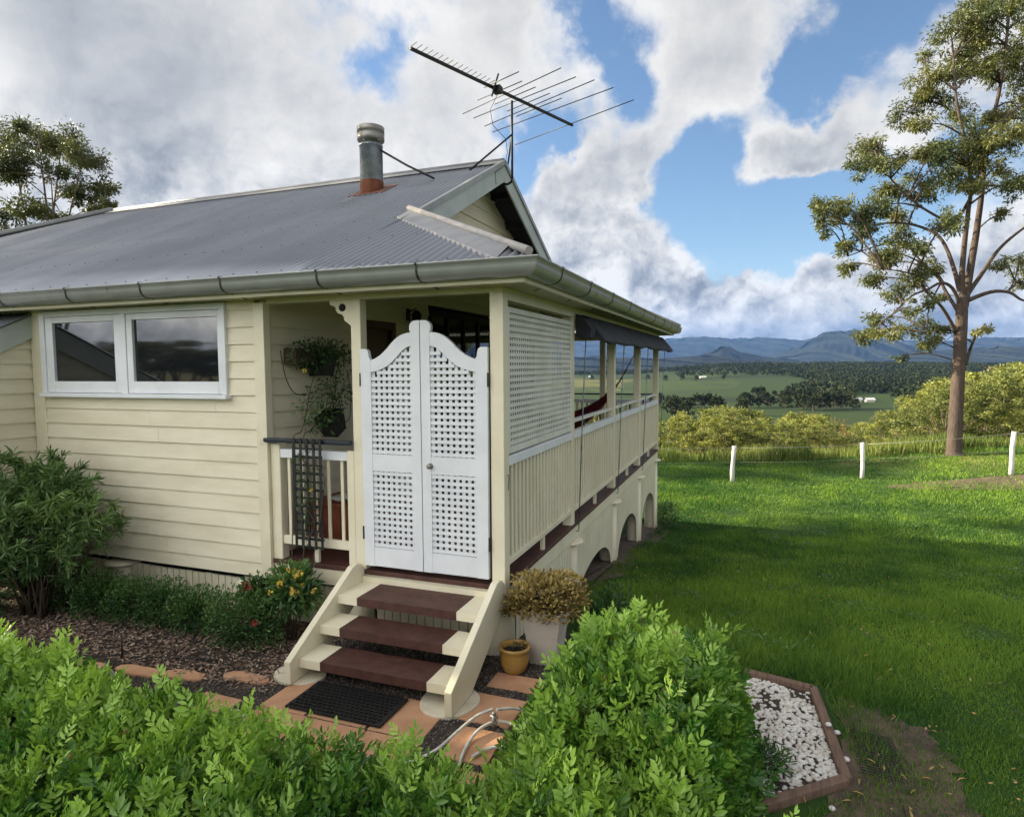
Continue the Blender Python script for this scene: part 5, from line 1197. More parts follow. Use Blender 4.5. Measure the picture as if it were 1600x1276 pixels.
# climbers and hanging pots on the verandah wall
def hangpot(name, label, c, w, h, tilt, m=PLAST):
    t = thing(name, label, 'hanging pot', c)
    R_ = Matrix.Rotation(tilt, 3, 'X'); pts = []
    for (z, k2) in ((0, .75), (h, 1.0), (h, .88), (h * .8, .85)):
        for (a, b) in ((-1, -1), (1, -1), (1, 1), (-1, 1)): pts.append(Vector(c) + R_ @ Vector((a * w / 2 * k2, b * w / 2 * k2, z)))
    MB().add(pts, [(3, 2, 1, 0)] + [(k_ * 4 + i, k_ * 4 + (i + 1) % 4, k_ * 4 + 4 + (i + 1) % 4, k_ * 4 + 4 + i) for k_ in range(3) for i in range(4)] + [(12, 13, 14, 15)]).build('pot', m, t, fix=False)
    return t
hp1 = hangpot('hanging_pot', 'square black pot of straggly plant hung high on the verandah wall', (-2.0, .62, 1.50), .20, .17, 0)
hp2 = hangpot('hanging_pot', 'tilted black pot dangling lower on a cord', (-1.94, .72, .98), .20, .20, .5)
MB().tube([(-1.94, .72, 1.17), (-1.96, .70, 1.36)], .005, 5).build('cord', PLAST, hp2)
MB().box(-2.08, .22, 1.60, -1.95, .52, 1.74).build('timber_trough', BRANCH, hp1, bevel=.004)
def stragglers(parent, c, s, n, L, name='foliage', m=L_LOW, tb=.3):
    q = randdir(n); P = np.array(c) + q * np.array(s) * rng.uniform(.2, 1, n)[:, None]
    V, F, ix = leaves(P, unit(q + np.array([0, 0, -.3]) + rng.normal(0, .6, q.shape)), unit(rng.normal(size=q.shape) + np.array([.5, -.5, .5])), rng.uniform(L * .6, L * 1.3, n), L * .4, 'near', .2)
    return npobj(name, V, F, m, parent, tint=np.clip(rng.normal(tb, .2, n), 0, 1)[ix])
stragglers(hp1, (-1.97, .60, 1.69), (.10, .48, .15), 900, .042, tb=.12)
stragglers(hp1, (-1.95, .75, 1.36), (.08, .42, .22), 260, .042, tb=.3)
stragglers(hp2, (-1.9, .55, 1.13), (.08, .28, .16), 90, .05, tb=.4)
vn = thing('trailing_vine', 'thin straggly vine trailing from the pots through the trellis', 'vine', (-1.7, 0, 0))
vs_ = MB()
for pth in ([(-1.97, .55, 1.62), (-1.95, .40, 1.40), (-1.92, .30, 1.20), (-1.86, .15, 1.05), (-1.80, -.03, 1.0), (-1.78, -.07, .6), (-1.80, -.08, .1), (-1.80, -.10, -.1)],
            [(-1.97, .80, 1.55), (-1.93, .70, 1.3), (-1.88, .5, 1.18), (-1.80, .2, 1.06), (-1.68, -.05, 1.02), (-1.60, -.075, .7), (-1.66, -.075, .4), (-1.68, -.09, .1), (-1.70, -.12, -.08)],
            [(-1.60, -.07, 1.03), (-1.54, -.075, .8), (-1.47, -.08, .72), (-1.50, -.08, .5), (-1.56, -.085, .2), (-1.60, -.12, -.06)], [(-2.05, .15, 1.72), (-2.03, .18, 1.5), (-2.0, .25, 1.36), (-1.98, .4, 1.34)],
            [(-1.96, .95, 1.55), (-1.96, 1.0, 1.35), (-1.96, .98, 1.1), (-1.98, .9, 1.05)], [(-1.72, -.07, .9), (-1.62, -.072, .75), (-1.70, -.072, .55), (-1.58, -.072, .35), (-1.66, -.075, .2)]):
    vs_.tube(smooth(pth, 5), .0042, 5)
vs_.build('stem', VINE, vn)
stragglers(vn, (-1.65, -.09, .60), (.13, .02, .42), 130, .028, tb=.2)
stragglers(vn, (-1.86, .25, 1.2), (.10, .18, .2), 60, .04, tb=.45)
bloom(vn, (-1.58, -.10, .62), .015, YELL); bloom(vn, (-1.93, .3, 1.55), .02, YELL)

# ------------------------------------------------------------------ fence
PX = [(1145, 752, .95), (1347, 747, .97), (1580, 741, 1.12), (1850, 735, 1.1)]
fp = [hit(a, b) for a, b, _ in PX]
fen = thing('paddock_fence', 'low fence of white weathered posts and plain wire at the lawn edge', 'fence', tuple(fp[1]))
tops = []
for (q, (_, _, h)) in zip(fp, PX):
    l1_, l2_ = random.uniform(-.03, .03), random.uniform(-.03, .03)
    r_ = random.uniform(.050, .060)
    pts = [Vector((q[0], q[1], q[2] - .1)), Vector((q[0] + l1_ * .6, q[1], q[2] + h * .3)), Vector((q[0] - l1_ * .2, q[1], q[2] + h * .65)), Vector((q[0] + l2_, q[1], q[2] + h))]
    MB().tube(pts, [r_ * 1.12, r_, r_ * .95, r_ * .97], 10, wob=.06).build('post', POSTW, fen)
    tops.append(pts)
lq = hit(985, 760)
for f_ in (.96, .55):
    pl_ = [Vector((lq[0] - 1.5, lq[1] + .3, lq[2] + .95 * f_))] + [p[0].lerp(p[3], .09 + f_ * .9) for p in tops]
    for a, b in zip(pl_, pl_[1:]): MB().tube([a, a.lerp(b, .5) - Vector((0, 0, .035)), b], .006 if f_ > .9 else .003, 5).build('wire', WIRE, fen)

# ------------------------------------------------------------------ trees
def clump_leaves(C_, R_, n, L, asp, droop=.6, sub=9):
    """leaves gathered into hanging sprays inside an ellipsoid, with gaps between the sprays"""
    P, D = [], []
    for _ in range(sub):
        c = np.array(C_) + randdir(1)[0] * np.array(R_) * rng.uniform(.35, 1.0); m_ = max(3, int(n / sub * rng.uniform(.5, 1.5)))
        rs = np.mean(R_) * rng.uniform(.22, .42); q = rng.normal(0, 1, (m_, 3)) * np.array([rs, rs, rs * .75])
        P.append(c + q * .62); D.append(unit(rng.normal(0, .7, (m_, 3)) + np.array([0, 0, -droop]) + q * .6 / rs))
    P, D = np.concatenate(P), np.concatenate(D); n = len(P)
    return P, D, rng.uniform(L * .65, L * 1.3, n), rng.normal(0, .12, n) + rng.normal(0, .19)
def limb(mb, pts, r0, r1, n=7, wob=.03):
    pts = smooth(pts, 4); k2 = len(pts)
    mb.tube(pts, [r0 + (r1 - r0) * (i / (k2 - 1)) ** .8 for i in range(k2)], n, wob=wob)
    return pts
gum = thing('gum_tree', 'tall gum tree with reddish trunk standing at the lawn edge', 'tree', tuple(hit(1492, 720)))
gd = 19.9
def G(px, py, dd=0.0): return W(px, py, gd + dd)
tk = MB()
limb(tk, [G(1490, 730), G(1491, 705), G(1494, 640), G(1499, 560), G(1502, 500), G(1504, 462)], .235, .150, 14, .05)
tk.tube([G(1489, 736), G(1490, 722), G(1491, 706)], [.30, .265, .237], 14, wob=.06)
sk = []
for pts, r0, r1 in (([G(1504, 475), G(1503, 430, -.1), G(1507, 380, -.2), G(1513, 330, -.3), G(1517, 290, -.3), G(1510, 230, -.4), G(1495, 160, -.5), G(1490, 90, -.5)], .10, .03),
                    ([G(1506, 480), G(1516, 420, .1), G(1526, 360, .2), G(1534, 300, .3), G(1543, 220, .3), G(1560, 150, .4), G(1572, 70, .5), G(1580, -20, .5)], .125, .035),
                    ([G(1508, 465), G(1538, 422, .2), G(1562, 388, .4), G(1600, 356, .6), G(1650, 325, .8)], .075, .03),
                    ([G(1510, 470), G(1548, 456, -.2), G(1578, 457, -.4), G(1602, 470, -.6), G(1650, 465, -.8)], .075, .02),
                    ([G(1502, 480), G(1488, 450, -.2), G(1470, 442, -.4), G(1450, 452, -.7), G(1425, 462, -1.0), G(1395, 490, -1.2), G(1375, 505, -1.3)], .06, .018),
                    ([G(1499, 490), G(1478, 456, .2), G(1466, 434, .3), G(1437, 406, .5), G(1411, 380, .7), G(1372, 384, 1.0), G(1325, 400, 1.2)], .06, .018),
                    ([G(1500, 455), G(1494, 432), G(1483, 398, .3), G(1467, 370, .5), G(1437, 354, .8), G(1398, 348, 1.0), G(1345, 352, 1.1), G(1288, 345, 1.2)], .08, .018),
                    ([G(1495, 520), G(1472, 480, -.3), G(1447, 455, -.6), G(1430, 430, -.8), G(1380, 420, -1.2)], .06, .015),
                    ([G(1516, 310), G(1490, 345, -.5), G(1450, 330, -.8), G(1410, 300, -1.0), G(1385, 272, -1.1), G(1350, 250, -1.2)], .055, .015),
                    ([G(1540, 240), G(1500, 185, .5), G(1460, 160, .8), G(1425, 165, 1.0)], .05, .015), ([G(1546, 210), G(1575, 180, -.3), G(1620, 150, -.6)], .06, .02),
                    ([G(1535, 290), G(1570, 290, -.4), G(1610, 285, -.7)], .045, .015), ([G(1508, 570), G(1518, 540, .1), G(1527, 522, .2), G(1540, 505, .2)], .06, .015), ([G(1520, 280), G(1490, 240, .6), G(1460, 225, 1)], .04, .015),
                    ([G(1575, 458, -.4), G(1588, 430, -.3), G(1592, 405, -.2)], .025, .01), ([G(1470, 442, -.4), G(1452, 480, -.6), G(1447, 520, -.7)], .03, .01)):
    sk += limb(tk, pts, r0, r1, 7)
CL = [(1570, 25, 30), (1485, 51, 26), (1540, 55, 28), (1522, 75, 24), (1494, 88, 24), (1579, 75, 26), (1443, 85, 12), (1449, 122, 24), (1494, 115, 24), (1437, 152, 24), (1466, 158, 22), (1415, 178, 22), (1443, 195, 18), (1494, 178, 20),
      (1548, 100, 22), (1590, 120, 26), (1592, 170, 24), (1566, 182, 20), (1582, 208, 24), (1516, 214, 26), (1480, 237, 26), (1508, 252, 28), (1538, 228, 24), (1460, 240, 20), (1566, 256, 20), (1530, 274, 24), (1485, 278, 22), (1586, 286, 22), (1564, 335, 12),
      (1361, 236, 24), (1344, 262, 20), (1390, 258, 20), (1415, 245, 14), (1411, 290, 24), (1378, 300, 20), (1284, 327, 18), (1326, 322, 18), (1308, 342, 18), (1375, 326, 20), (1353, 346, 20), (1400, 336, 24), (1480, 346, 22), (1440, 310, 18), (1450, 285, 16),
      (1288, 357, 14), (1319, 386, 18), (1324, 416, 14), (1352, 362, 20), (1388, 390, 22), (1413, 376, 20), (1383, 414, 20), (1366, 440, 18), (1424, 440, 20), (1396, 460, 18), (1438, 424, 18), (1456, 418, 14), (1376, 496, 20), (1390, 518, 18), (1350, 528, 16), (1438, 508, 20),
      (1452, 535, 18), (1470, 520, 14), (1424, 480, 14), (1408, 556, 9), (1452, 468, 14), (1472, 466, 10), (1533, 513, 11), (1594, 412, 20), (1569, 412, 12), (1602, 440, 16), (1470, 352, 16), (1365, 520, 14), (1560, 120, 20), (1520, 20, 22), (1545, -5, 30), (1600, -10, 30),
      (1640, 60, 34), (1660, 150, 34), (1650, 250, 34), (1645, 330, 28), (1655, 430, 28), (1620, 30, 28), (1625, 200, 24)]
LP, LD, LL_, LT = [], [], [], []
skA = np.array([list(p) for p in sk])
for i in rng.choice(len(CL), 42, replace=False):
    a, b, r_ = CL[i]
    if b < 420 and r_ > 15: CL.append((a + rng.normal(0, 24), b + rng.normal(0, 18), 15))
for (a, b, r_) in CL:
    dd = rng.uniform(-1.6, 1.6) * (1 - .5 * (abs(a - 1530) > 150)); c = G(a, b, dd); R_ = r_ * 1.08 / 1002.54 * gd
    P, D, L_, T_ = clump_leaves(c, (R_, R_ * 1.2, R_ * .85), int(900 * (r_ / 22) ** 1.6), .125, .22, .8, max(5, int(r_ * .55)))
    LP.append(P); LD.append(D); LL_.append(L_); LT.append(.42 + T_ + .10 * math.sin(a * .05))
    j = np.argmin(np.linalg.norm(skA - c, axis=1) + 2.0 * np.maximum(0, skA[:, 2] - c[2] + .3)); s_ = skA[j]
    m_ = s_ + (c - s_) * .55 + np.array([0, 0, .12 * np.linalg.norm(c - s_)])
    limb(tk, [s_, m_, c], .022 + .002 * r_ * .4, .008, 5)
    for _ in range(3): tk.tube([m_, (m_ + c) / 2 + rng.normal(0, .12, 3), c + rng.normal(0, R_ * .45, 3)], [.011, .008, .004], 4)
tk.build('trunk', BARKR, gum, fix=False)
LP, LD, LL_, LT = map(np.concatenate, (LP, LD, LL_, LT))
V, F, ix = leaves(LP, LD, randdir(len(LP)), LL_, LL_ * .28, 'far')
npobj('crown', V, F, L_GUM, gum, tint=np.clip(LT, 0, 1)[ix])

# the duller gum behind the left end of the roof, and copies added out of view for shade and reflections
ld = 28.0
tb_ = W(60, 520, ld); tb_[2] = gz(tb_[0], tb_[1])
lt_ = thing('dull_gum_tree', 'dark many stemmed gum tree beyond the left end of the roof', 'tree', tuple(tb_))
tk = MB(); sk = []
for (a, b, dd, r_) in ((-60, 240, 1, .09), (-20, 230, -1, .10), (20, 225, .5, .11), (60, 215, -.5, .11), (95, 235, 1, .10), (125, 270, -.8, .09), (150, 310, .4, .07), (-100, 270, -.4, .09), (40, 250, 2, .09), (80, 280, -2, .08), (165, 300, -.5, .05), (110, 340, 1, .05)):
    e = W(a, b, ld + dd); b0 = tb_ + np.array([rng.normal(0, .5), rng.normal(0, .5), -.1])
    sk += limb(tk, [b0, b0 + (e - b0) * .33 + rng.normal(0, .2, 3), b0 + (e - b0) * .66 + rng.normal(0, .3, 3), e], r_ * 1.5, .02, 6)
LP, LD, LL_, LT = [], [], [], []; skA = np.array([list(p) for p in sk])
for (a, b, r_) in [(20, 205, 26), (60, 198, 24), (98, 215, 26), (128, 245, 24), (150, 285, 22), (166, 298, 16), (118, 238, 22), (40, 245, 26), (0, 225, 26), (-45, 225, 30), (-95, 250, 32), (92, 268, 20), (132, 305, 20), (152, 328, 16), (70, 330, 20), (30, 318, 22), (0, 340, 24), (-45, 330, 28), (100, 348, 18), (60, 375, 22), (15, 395, 26), (142, 345, 12), (-10, 270, 24), (20, 270, 22), (-120, 330, 30), (-60, 390, 30), (70, 230, 24), (90, 410, 26), (-140, 280, 30), (-20, 430, 30), (110, 300, 14), (165, 318, 10)]:
    c = W(a, b, ld + rng.uniform(-2.4, 2.4)); R_ = r_ * 1.1 / 1002.54 * ld
    P, D, L_, T_ = clump_leaves(c, (R_, R_ * 1.2, R_ * .8), int(1150 * (r_ / 22) ** 1.5), .17, .3, .5, max(5, int(r_ * .5)))
    LP.append(P); LD.append(D); LL_.append(L_); LT.append(.30 + T_)
    j = np.argmin(np.linalg.norm(skA - c, axis=1)); s_ = skA[j]
    limb(tk, [s_, s_ + (c - s_) * .5 + np.array([0, 0, .1]), c], .03, .01, 5)
tk.build('trunk', BARKG, lt_, fix=False)
LP, LD, LL_, LT = map(np.concatenate, (LP, LD, LL_, LT))
V, F, ix = leaves(LP, LD, randdir(len(LP)), LL_, LL_ * .30, 'far')
npobj('crown', V, F, L_GUMD, lt_, tint=np.clip(LT, 0, 1)[ix])
for i, (a, b, rz, s_) in enumerate(((-12.5, -.6, 1.7, .62), (-13, -2.8, .3, .60), (-14.5, -1.2, 3.0, .85), (-11.5, -4.0, 5.0, .75), (-19.5, -1.5, 1.0, .95), (-21, -7.0, 2.2, 1.0), (-37, -22, 4.0, 1.25), (-33, -27, 1.0, 1.2), (-41, -29, 2.0, 1.3), (-29, -33, 5.0, 1.2), (-35, -24.5, 3.0, 1.22), (-31, -30, 6.0, 1.21), (-24, 3.0, 5.2, 1.0), (-13.5, -5.0, .4, .7), (-4, -24, 2.9, .9), (-13, -24, 4.4, 1.0), (4, -27, 1.2, 1.05), (-22, -40, 2.2, 1.0), (-12, -44, .2, .9), (-2, -46, 5.2, 1.0), (-31, -38, 3.3, 1.05), (-17, -41, 1.2, .8), (-7, -45, 4.1, .9))):
    c = copy_tree(lt_); c.location = (a, b, gz(a, b)); c.rotation_euler.z = rz; c.scale = (s_, s_, s_ * (random.uniform(.9, 1.05) if s_ < 1.15 else random.uniform(.15, .22)))
    c['label'] = 'gum tree out of view, added for garden shade and window reflections'; c['group'] = 'gums round the garden out of view'

# small olive gold trees on the slope below the lawn
def make_tree(name, label, cat, h, r, nc, nl, L, m, bark, trunk_r=.07, asp=.45, tb=.45, sub=7, open_=.25, group=None):
    t = thing(name, label, cat, (0, 0, 0), group)
    mb = MB(); LP, LD, LL_, LT = [], [], [], []
    for i in range(nc):
        a = rng.uniform(0, 6.28); f = rng.uniform(0, 1); z = h * (open_ + (1 - open_) * f)
        rr_ = r * math.sin(math.pi * min(.97, .22 + .70 * f)) ** .8 * rng.uniform(.35, 1.0)
        c = np.array([rr_ * math.cos(a), rr_ * math.sin(a), z]); R_ = r * rng.uniform(.19, .34)
        P, D, L_, T_ = clump_leaves(c, (R_ * .6, R_ * .6, R_ * .5), nl, L, asp, .2, sub)
        P = c + (P - c) * np.array([1.25, 1.25, 1.0])
        LP.append(P); LD.append(D); LL_.append(L_); LT.append(tb + T_ * 1.1)
        if i % 3 == 0: limb(mb, [(0, 0, h * .12), (c[0] * .35, c[1] * .35, z * .55), tuple(c)], trunk_r * .55, .012, 5)
    limb(mb, [(0, 0, -.3), (rng.normal(0, .06), rng.normal(0, .06), h * .35), (rng.normal(0, .15), rng.normal(0, .15), h * .8)], trunk_r, .02, 7)
    mb.build('trunk', bark, t, fix=False)
    LP, LD, LL_, LT = map(np.concatenate, (LP, LD, LL_, LT))
    V, F, ix = leaves(LP, LD, randdir(len(LP)), LL_, LL_ * asp, 'far')
    npobj('crown', V, F, m, t, tint=np.clip(LT, 0, 1)[ix])
    return t
GT = 'olive gold trees below the lawn'
KINDS = [make_tree('slope_tree', '', 'tree', 5.0, 2.0, 40, 120, .17, L_GOLD, BARKG, group=GT), make_tree('slope_tree', '', 'tree', 5.0, 1.7, 34, 120, .17, L_GOLD, BARKG, tb=.65, group=GT),
         make_tree('slope_tree', '', 'tree', 5.0, 2.3, 44, 120, .17, L_GOLD, BARKG, tb=.30, group=GT), make_tree('slope_tree', '', 'tree', 5.0, 1.8, 34, 40, .18, L_RUSTY, BARKG, open_=.12, group=GT),
         make_tree('slope_tree', '', 'tree', 5.0, 1.6, 36, 120, .17, L_GOLD, BARKG, tb=.95, open_=.12, group=GT)]
KL = ['dull olive rounded slope tree', 'brighter yellow green slope tree', 'broad darker olive slope tree', 'thin russet tinged slope tree', 'narrow bright gold slope tree']
def where(px, d):
    w = ('glimpsed past the far verandah posts' if px < 1040 else 'left of the leftmost white fence post' if px < 1145 else 'between the left and middle white posts' if px < 1347 else 'between the middle post and gum trunk' if px < 1490 else 'between the gum trunk and right post' if px < 1580 else 'at the right edge of the photo')
    return ', ' + ('near the fence ' if d < 42 else 'midway down the slope ' if d < 75 else 'far down the slope ') + w
used = [False] * 5
prof_px = [800, 900, 1000, 1040, 1100, 1150, 1190, 1240, 1275, 1320, 1370, 1400, 1440, 1480, 1520, 1560, 1600, 1700, 1900]
prof_py = [655, 650, 646, 641, 637, 636, 640, 646, 640, 655, 650, 636, 612, 592, 577, 573, 570, 560, 552]
def put_tree(kind, px, d, row, smin=.4):
    p = W(px, 600, d); g = gz(p[0], p[1]); top = CAM[2] - (row - (566 - (px - 1185) * .0078)) / 1002.54 * d
    h = max(1.8, top - g); s_ = h / 5.0
    if used[kind]: o = copy_tree(KINDS[kind])
    else: o = KINDS[kind]; used[kind] = True
    o.location = (p[0], p[1], g - .1); o.rotation_euler.z = rng.uniform(0, 6.28); w = s_ * rng.uniform(.85, 1.25) if s_ > .6 else s_ * 1.35
    o.scale = (w, w, s_); o['label'] = KL[kind] + where(px, d)
    return o
put_tree(4, 1275, 48, 640)
for i in range(120):
    d = float(np.exp(rng.uniform(math.log(27), math.log(120)))); px = rng.uniform(840, 1760)
    row = np.interp(px, prof_px, prof_py) + abs(rng.normal(0, 15)) - 4 + max(0, (40 - d)) * 1.2
    kind = int(rng.choice([0, 1, 2, 3, 4], p=[.33, .28, .27, .06, .06]))
    if 1290 < px < 1400 and d < 60 and rng.uniform() < .3: kind = 3
    put_tree(kind, px, d, row)
for px in range(1400, 1720, 32):
    put_tree(int(rng.choice([0, 1, 2])), px + rng.uniform(-10, 10), rng.uniform(30, 46), np.interp(px, prof_px, prof_py) + rng.uniform(0, 10))

# valley: scattered trees, farm roofs, the far wood
vt = make_tree('valley_tree', 'dark paddock tree standing on the valley floor', 'tree', 14.0, 6.0, 30, 14, 2.2, L_FOREST, BARKG, .5, .6, .4, 4, .3, 'dark trees scattered over the valley floor')
first = True
VT = [(1045, 640, 600), (1056, 640, 610), (1066, 642, 600), (1078, 640, 620), (1090, 641, 600), (1100, 641, 605), (1108, 640, 610), (1116, 640, 600), (1165, 642, 590), (1175, 641, 600), (1186, 642, 600), (1196, 640, 610), (1204, 641, 600), (1228, 648, 560), (1062, 662, 470), (1072, 664, 460), (1050, 660, 470), (1120, 655, 500), (1160, 658, 480), (1270, 655, 540), (1285, 652, 560), (1300, 650, 570), (1315, 648, 570), (1335, 650, 560), (1255, 650, 560), (1040, 597, 1500), (1066, 596, 1500), (1088, 597, 1450), (1130, 596, 1500), (1180, 624, 800), (1190, 624, 810), (1210, 622, 820), (925, 590, 1700), (945, 587, 1800), (1012, 590, 1600), (1022, 640, 620), (1030, 642, 610), (1225, 640, 640), (1240, 630, 740), (1250, 636, 700), (1262, 640, 650), (1232, 618, 850), (1238, 626, 800)]
for (px, py, d) in VT:
    p = W(px, py, d); o = vt if first else copy_tree(vt); first = False
    s_ = rng.uniform(.65, 1.1); o.location = (p[0], p[1], gz(p[0], p[1]) - .5); o.scale = (s_ * rng.uniform(.9, 1.2),) * 2 + (s_,); o.rotation_euler.z = rng.uniform(0, 6.28)
    o['label'] = 'dark valley tree ' + ('seen far off past the verandah railing' if px < 1030 and d > 1000 else 'beside the distant farmhouse and wood edge' if d > 1000 else 'in the clump above the leftmost white post' if 1150 < px < 1215 else 'in the row left of the leftmost white post' if px <= 1120 else 'in the near edge of the wood, right of the clump')
def scatter(px0, px1, d0, d1, n, keep=None):
    px = rng.uniform(px0, px1, n); d = np.sqrt(rng.uniform(d0 ** 2, d1 ** 2, n)); ax_ = (px - 800) / 1002.54
    x = CAM[0] + d * (FX + ax_ * .9362); y = CAM[1] + d * (FY + ax_ * .3512)
    if keep is not None: k2 = keep(px, d); x, y, d = x[k2], y[k2], d[k2]
    return np.stack([x, y, terrain(x, y)], 1), d
fw = [scatter(1055, 1760, 1650, 3200, 4200, lambda px, d: (d > 1650 + 220 * np.sin(px * .02) * .5) & (px > 1050 + (d < 1900) * 30 * rng.uniform(size=len(px)))), scatter(1236, 1760, 640, 2200, 6800, lambda px, d: (px > 1240 + 30 * np.sin(d * .006)) & ~((px > 1335) & (px < 1400) & (d > 640) & (d < 900))),
      scatter(820, 1060, 2150, 2900, 700), scatter(820, 1760, 4300, 6800, 1300, lambda px, d: np.sin(px * .021 + d * .0018) > .1)]
FP = np.concatenate([f[0] for f in fw]); FD = np.concatenate([f[1] for f in fw]); nF = len(FP)
ht = rng.uniform(9, 16, nF); nl = 26
q = randdir(nF * nl).reshape(nF, nl, 3) * rng.uniform(.5, 1, (nF, nl, 1))
C_ = FP[:, None] + np.array([0, 0, 1]) * (ht * .58)[:, None, None] + q * (ht[:, None] * np.array([.36, .36, .42]))[:, None]
D = unit(rng.normal(size=C_.shape)); Ls = np.repeat(ht * .34, nl)
V, F, ix = leaves(C_.reshape(-1, 3), D.reshape(-1, 3), randdir(nF * nl), Ls, Ls * .75, 'far')
tr = np.repeat(np.clip(rng.normal(.35, .25, nF), 0, 1), nl)
tag(npobj('far_wood', V, F, L_FOREST, tint=tr[ix]), kind='stuff')
for (px, py, d, w, lab) in ((1098, 594, 1620, 15, 'pale farmhouse by the edge of the distant wood'), (1340, 640, 700, 7, 'pale shed roof in a clearing among the valley trees'), (1358, 643, 690, 9, 'long low pale shed beside the clearing'), (1391, 606, 1500, 9, 'tiny pale roof in the middle of the far wood'), (923, 588, 1900, 12, 'small white house far off beyond the verandah railing')):
    p = W(px, py, d); g = gz(p[0], p[1]); t = thing('farm_building', lab, 'building', (p[0], p[1], g)); l_ = w / 2; b_ = l_ * .55; hh = 2.6
    R_ = lambda x, y, z: (p[0] + x * .93 + y * .35, p[1] + x * .36 - y * .93, g + z)
    MB().add([R_(-l_, -b_, -1), R_(l_, -b_, -1), R_(l_, b_, -1), R_(-l_, b_, -1), R_(-l_, -b_, hh), R_(l_, -b_, hh), R_(l_, b_, hh), R_(-l_, b_, hh)], [(0, 1, 2, 3), (0, 1, 5, 4), (1, 2, 6, 5), (2, 3, 7, 6), (3, 0, 4, 7)]).build('wall', FARMW, t)
    e = .8; MB().add([R_(-l_ - e, -b_ - e, hh - .2), R_(l_ + e, -b_ - e, hh - .2), R_(l_ + e, 0, hh + 2.2), R_(-l_ - e, 0, hh + 2.2), R_(l_ + e, b_ + e, hh - .2), R_(-l_ - e, b_ + e, hh - .2)], [(0, 1, 2, 3), (3, 2, 4, 5)]).build('roof', TIN, t, fix=False)

# ------------------------------------------------------------------ grass
def in_bare(x, y):
    b = (x > 2.0) & (x < 2.85) & (y > -1.25) & (y < .18) & (((x - 2.38) / .34) ** 2 + ((y + .45) / .60) ** 2 + .7 * wav(x * 5, y * 5, .5) + rng.normal(0, .25, x.shape) < 1)
    b |= ((x - _q[0] - .3) / 2.6) ** 2 + ((y - _q[1] - .1) / .75) ** 2 + .4 * wav(x, y, .5) + rng.normal(0, .3, x.shape) < 1
    b |= (x < .12 + .14 * wav(x, y, .6)) & (y > 1.4) & (y < 8.2)
    b |= (x < 2.17) & (y < .32) & (y > -1.2)
    return b
nG = 420000
r_ = np.exp(rng.uniform(math.log(2.6), math.log(29), nG)); a_ = rng.uniform(-.02, .86, nG)
gx = CAM[0] + r_ * (FX * np.cos(a_) + .9362 * np.sin(a_)); gy = CAM[1] + r_ * (FY * np.cos(a_) + .3512 * np.sin(a_))
ok = ((gx > 0.02) | (gy > 8.1)) & (r_ * np.cos(a_) < 20.9) & ~((gx < 1.9) & (gy < .3)) & ~((gx < .7) & (gy < 1.2)); bare = in_bare(gx, gy); ok &= ~inpoly(np.stack([gx, gy], 1), [(1.2, .36), (1.66, .36), (2.10, .25), (2.19, -.75), (1.75, -1.16), (1.2, -1.3)]); ok &= ~bare | (rng.uniform(size=nG) < .34)
gx, gy, r_ = gx[ok], gy[ok], r_[ok]; n = len(gx); gzz = terrain(gx, gy)
hgt = rng.uniform(.025, .055, n) * (1 + .5 * wav(gx, gy, .8) + .5 * wav(gx, gy, .25)) * (1 + .02 * r_); wd = .0026 + .00105 * r_
ang = rng.uniform(0, 6.28, n); lean_ = rng.uniform(.1, .9, n); la = rng.uniform(0, 6.28, n)
B = np.stack([gx, gy, gzz - .004], 1); S = np.stack([np.cos(ang), np.sin(ang), 0 * ang], 1) * wd[:, None] * .5
Tp = B + np.stack([np.cos(la) * lean_ * hgt, np.sin(la) * lean_ * hgt, hgt], 1)
V = np.stack([B - S, B + S, Tp], 1).reshape(-1, 3); F = np.arange(n * 3).reshape(-1, 3)
gt_ = np.clip(.36 + .42 * wav(gx, gy, 1.6) + .30 * wav(gx, gy, .32) + rng.normal(0, .2, n), 0, 1)
tag(npobj('lawn_grass', V, F, GRASS, tint=np.repeat(gt_, 3)), kind='stuff')
nL = 520
r_ = np.exp(rng.uniform(math.log(2.8), math.log(16), nL)); a_ = rng.uniform(.05, .86, nL)
gx = CAM[0] + r_ * (FX * np.cos(a_) + .9362 * np.sin(a_)); gy = CAM[1] + r_ * (FY * np.cos(a_) + .3512 * np.sin(a_)); ok = ((gx > 2.2) | (gy > .6)) & (gx > .3)
gx, gy, r_ = gx[ok], gy[ok], r_[ok]; n = len(gx)
V, F, ix = leaves(np.stack([gx, gy, terrain(gx, gy) + rng.uniform(.012, .035, n)], 1), np.stack([rng.normal(size=n), rng.normal(size=n), rng.normal(0, .3, n)], 1), unit(np.stack([rng.normal(0, .4, n), rng.normal(0, .4, n), np.ones(n)], 1)), rng.uniform(.018, .05, n) * (1 + .03 * r_), .010 + .0008 * r_, 'far')
tag(npobj('lawn_litter', V, F, DRYLF), kind='stuff')
nW = 9000
cx_, cy_ = rng.uniform(.6, 9, 260), rng.uniform(-1.2, 15, 260); ci = rng.integers(0, 260, nW)
gx, gy = cx_[ci] + rng.normal(0, .10, nW), cy_[ci] + rng.normal(0, .10, nW); ok = ((gx > 2.8) | (gy > .6)) & (gx > .4); gx, gy = gx[ok], gy[ok]; n = len(gx)
V, F, ix = leaves(np.stack([gx, gy, terrain(gx, gy) + rng.uniform(.015, .05, n)], 1), np.stack([rng.normal(size=n), rng.normal(size=n), rng.normal(.15, .25, n)], 1), unit(np.stack([rng.normal(0, .3, n), rng.normal(0, .3, n), np.ones(n)], 1)), rng.uniform(.022, .05, n), rng.uniform(.014, .026, n), 'near', .2)
tag(npobj('lawn_weeds', V, F, L_LOW, tint=np.clip(rng.normal(.45, .25, n), 0, 1)[ix]), kind='stuff')
nT = 42000
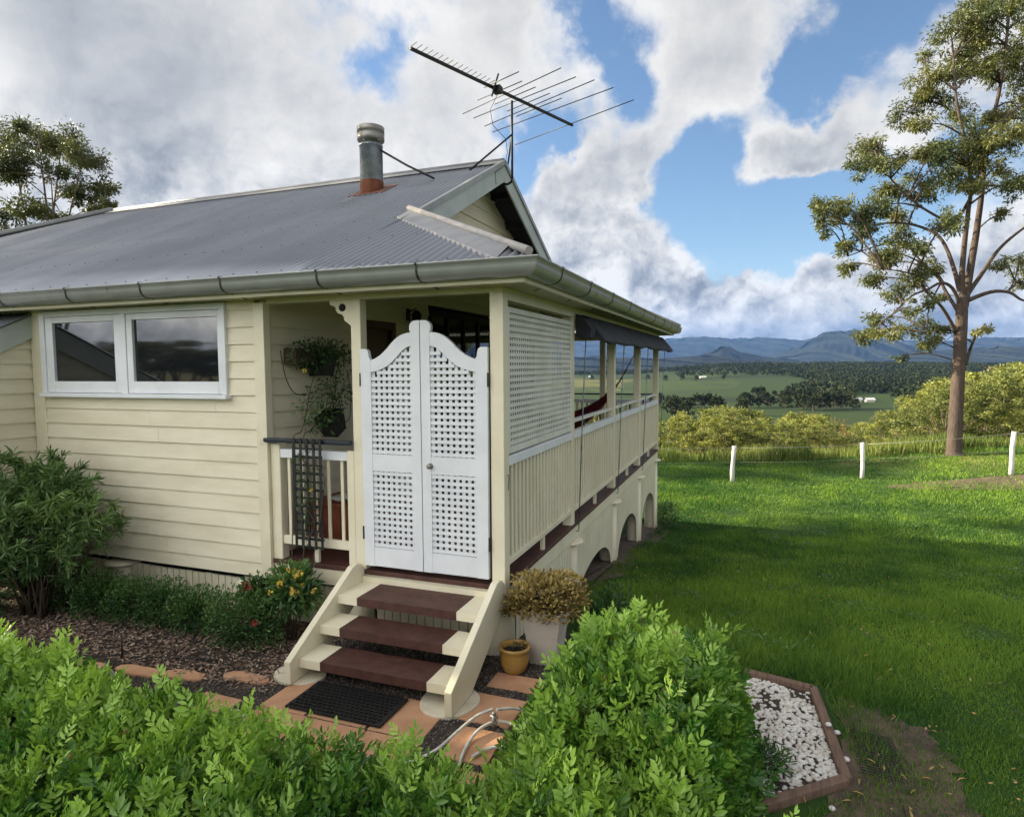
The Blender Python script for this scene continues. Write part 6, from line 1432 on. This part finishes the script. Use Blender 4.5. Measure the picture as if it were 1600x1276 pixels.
d = rng.uniform(20.4, 24.5, nT) + .35 * 0; s = rng.uniform(-6, 22, nT)
cl_ = wav(s * 1.0, d * 1.0, .8); ok = rng.uniform(size=nT) < .55 + .5 * cl_; d, s, cl_ = d[ok], s[ok], cl_[ok]; n = len(d)
d = d + .25 * np.sin(s * 1.3) + .2 * np.sin(s * 3.1)
gx = CAM[0] + d * FX + s * .9362; gy = CAM[1] + d * FY + s * .3512; gzz = terrain(gx, gy)
hgt = rng.uniform(.22, .50, n) * (1 + .5 * cl_) * (1 + .13 * np.clip(d - 21, 0, 4))
ang = rng.uniform(0, 6.28, n); la = rng.uniform(0, 6.28, n); ln = rng.uniform(.05, .45, n) * hgt
B = np.stack([gx, gy, gzz - .02], 1); S = np.stack([np.cos(ang), np.sin(ang), 0 * ang], 1) * rng.uniform(.008, .018, n)[:, None]
M_ = B + np.stack([np.cos(la) * ln * .35, np.sin(la) * ln * .35, hgt * .6], 1); Tp = B + np.stack([np.cos(la) * ln, np.sin(la) * ln, hgt], 1)
V = np.stack([B - S, B + S, M_ + S * .8, M_ - S * .8, Tp], 1).reshape(-1, 3); b5 = np.arange(n)[:, None] * 5
tag(npobj('tall_grass', V, [b5 + np.array([[0, 1, 2, 3]]), b5 + np.array([[3, 2, 4]])], TALLG, tint=np.repeat(np.clip(.4 + .3 * wav(s, d, 1.5) + rng.normal(0, .25, n), 0, 1), 5)), kind='stuff')

# ------------------------------------------------------------------ air over the valley
HZ = 22000.0
hb = MB().box(-HZ, -3000, -120, HZ, HZ, 1150)
hm_ = bpy.data.materials.new('valley_air'); hm_.use_nodes = True
N = NT(hm_.node_tree); N.n.clear(); pv = N.add('ShaderNodeVolumePrincipled'); pv.inputs['Color'].default_value = (0.20, 0.42, 1.0, 1); pv.inputs['Density'].default_value = 2.1e-5; pv.inputs['Anisotropy'].default_value = 0.1
N.l.new(pv.outputs[0], N.add('ShaderNodeOutputMaterial').inputs['Volume'])
hz_ = hb.build('haze', hm_); tag(hz_, kind='stuff')
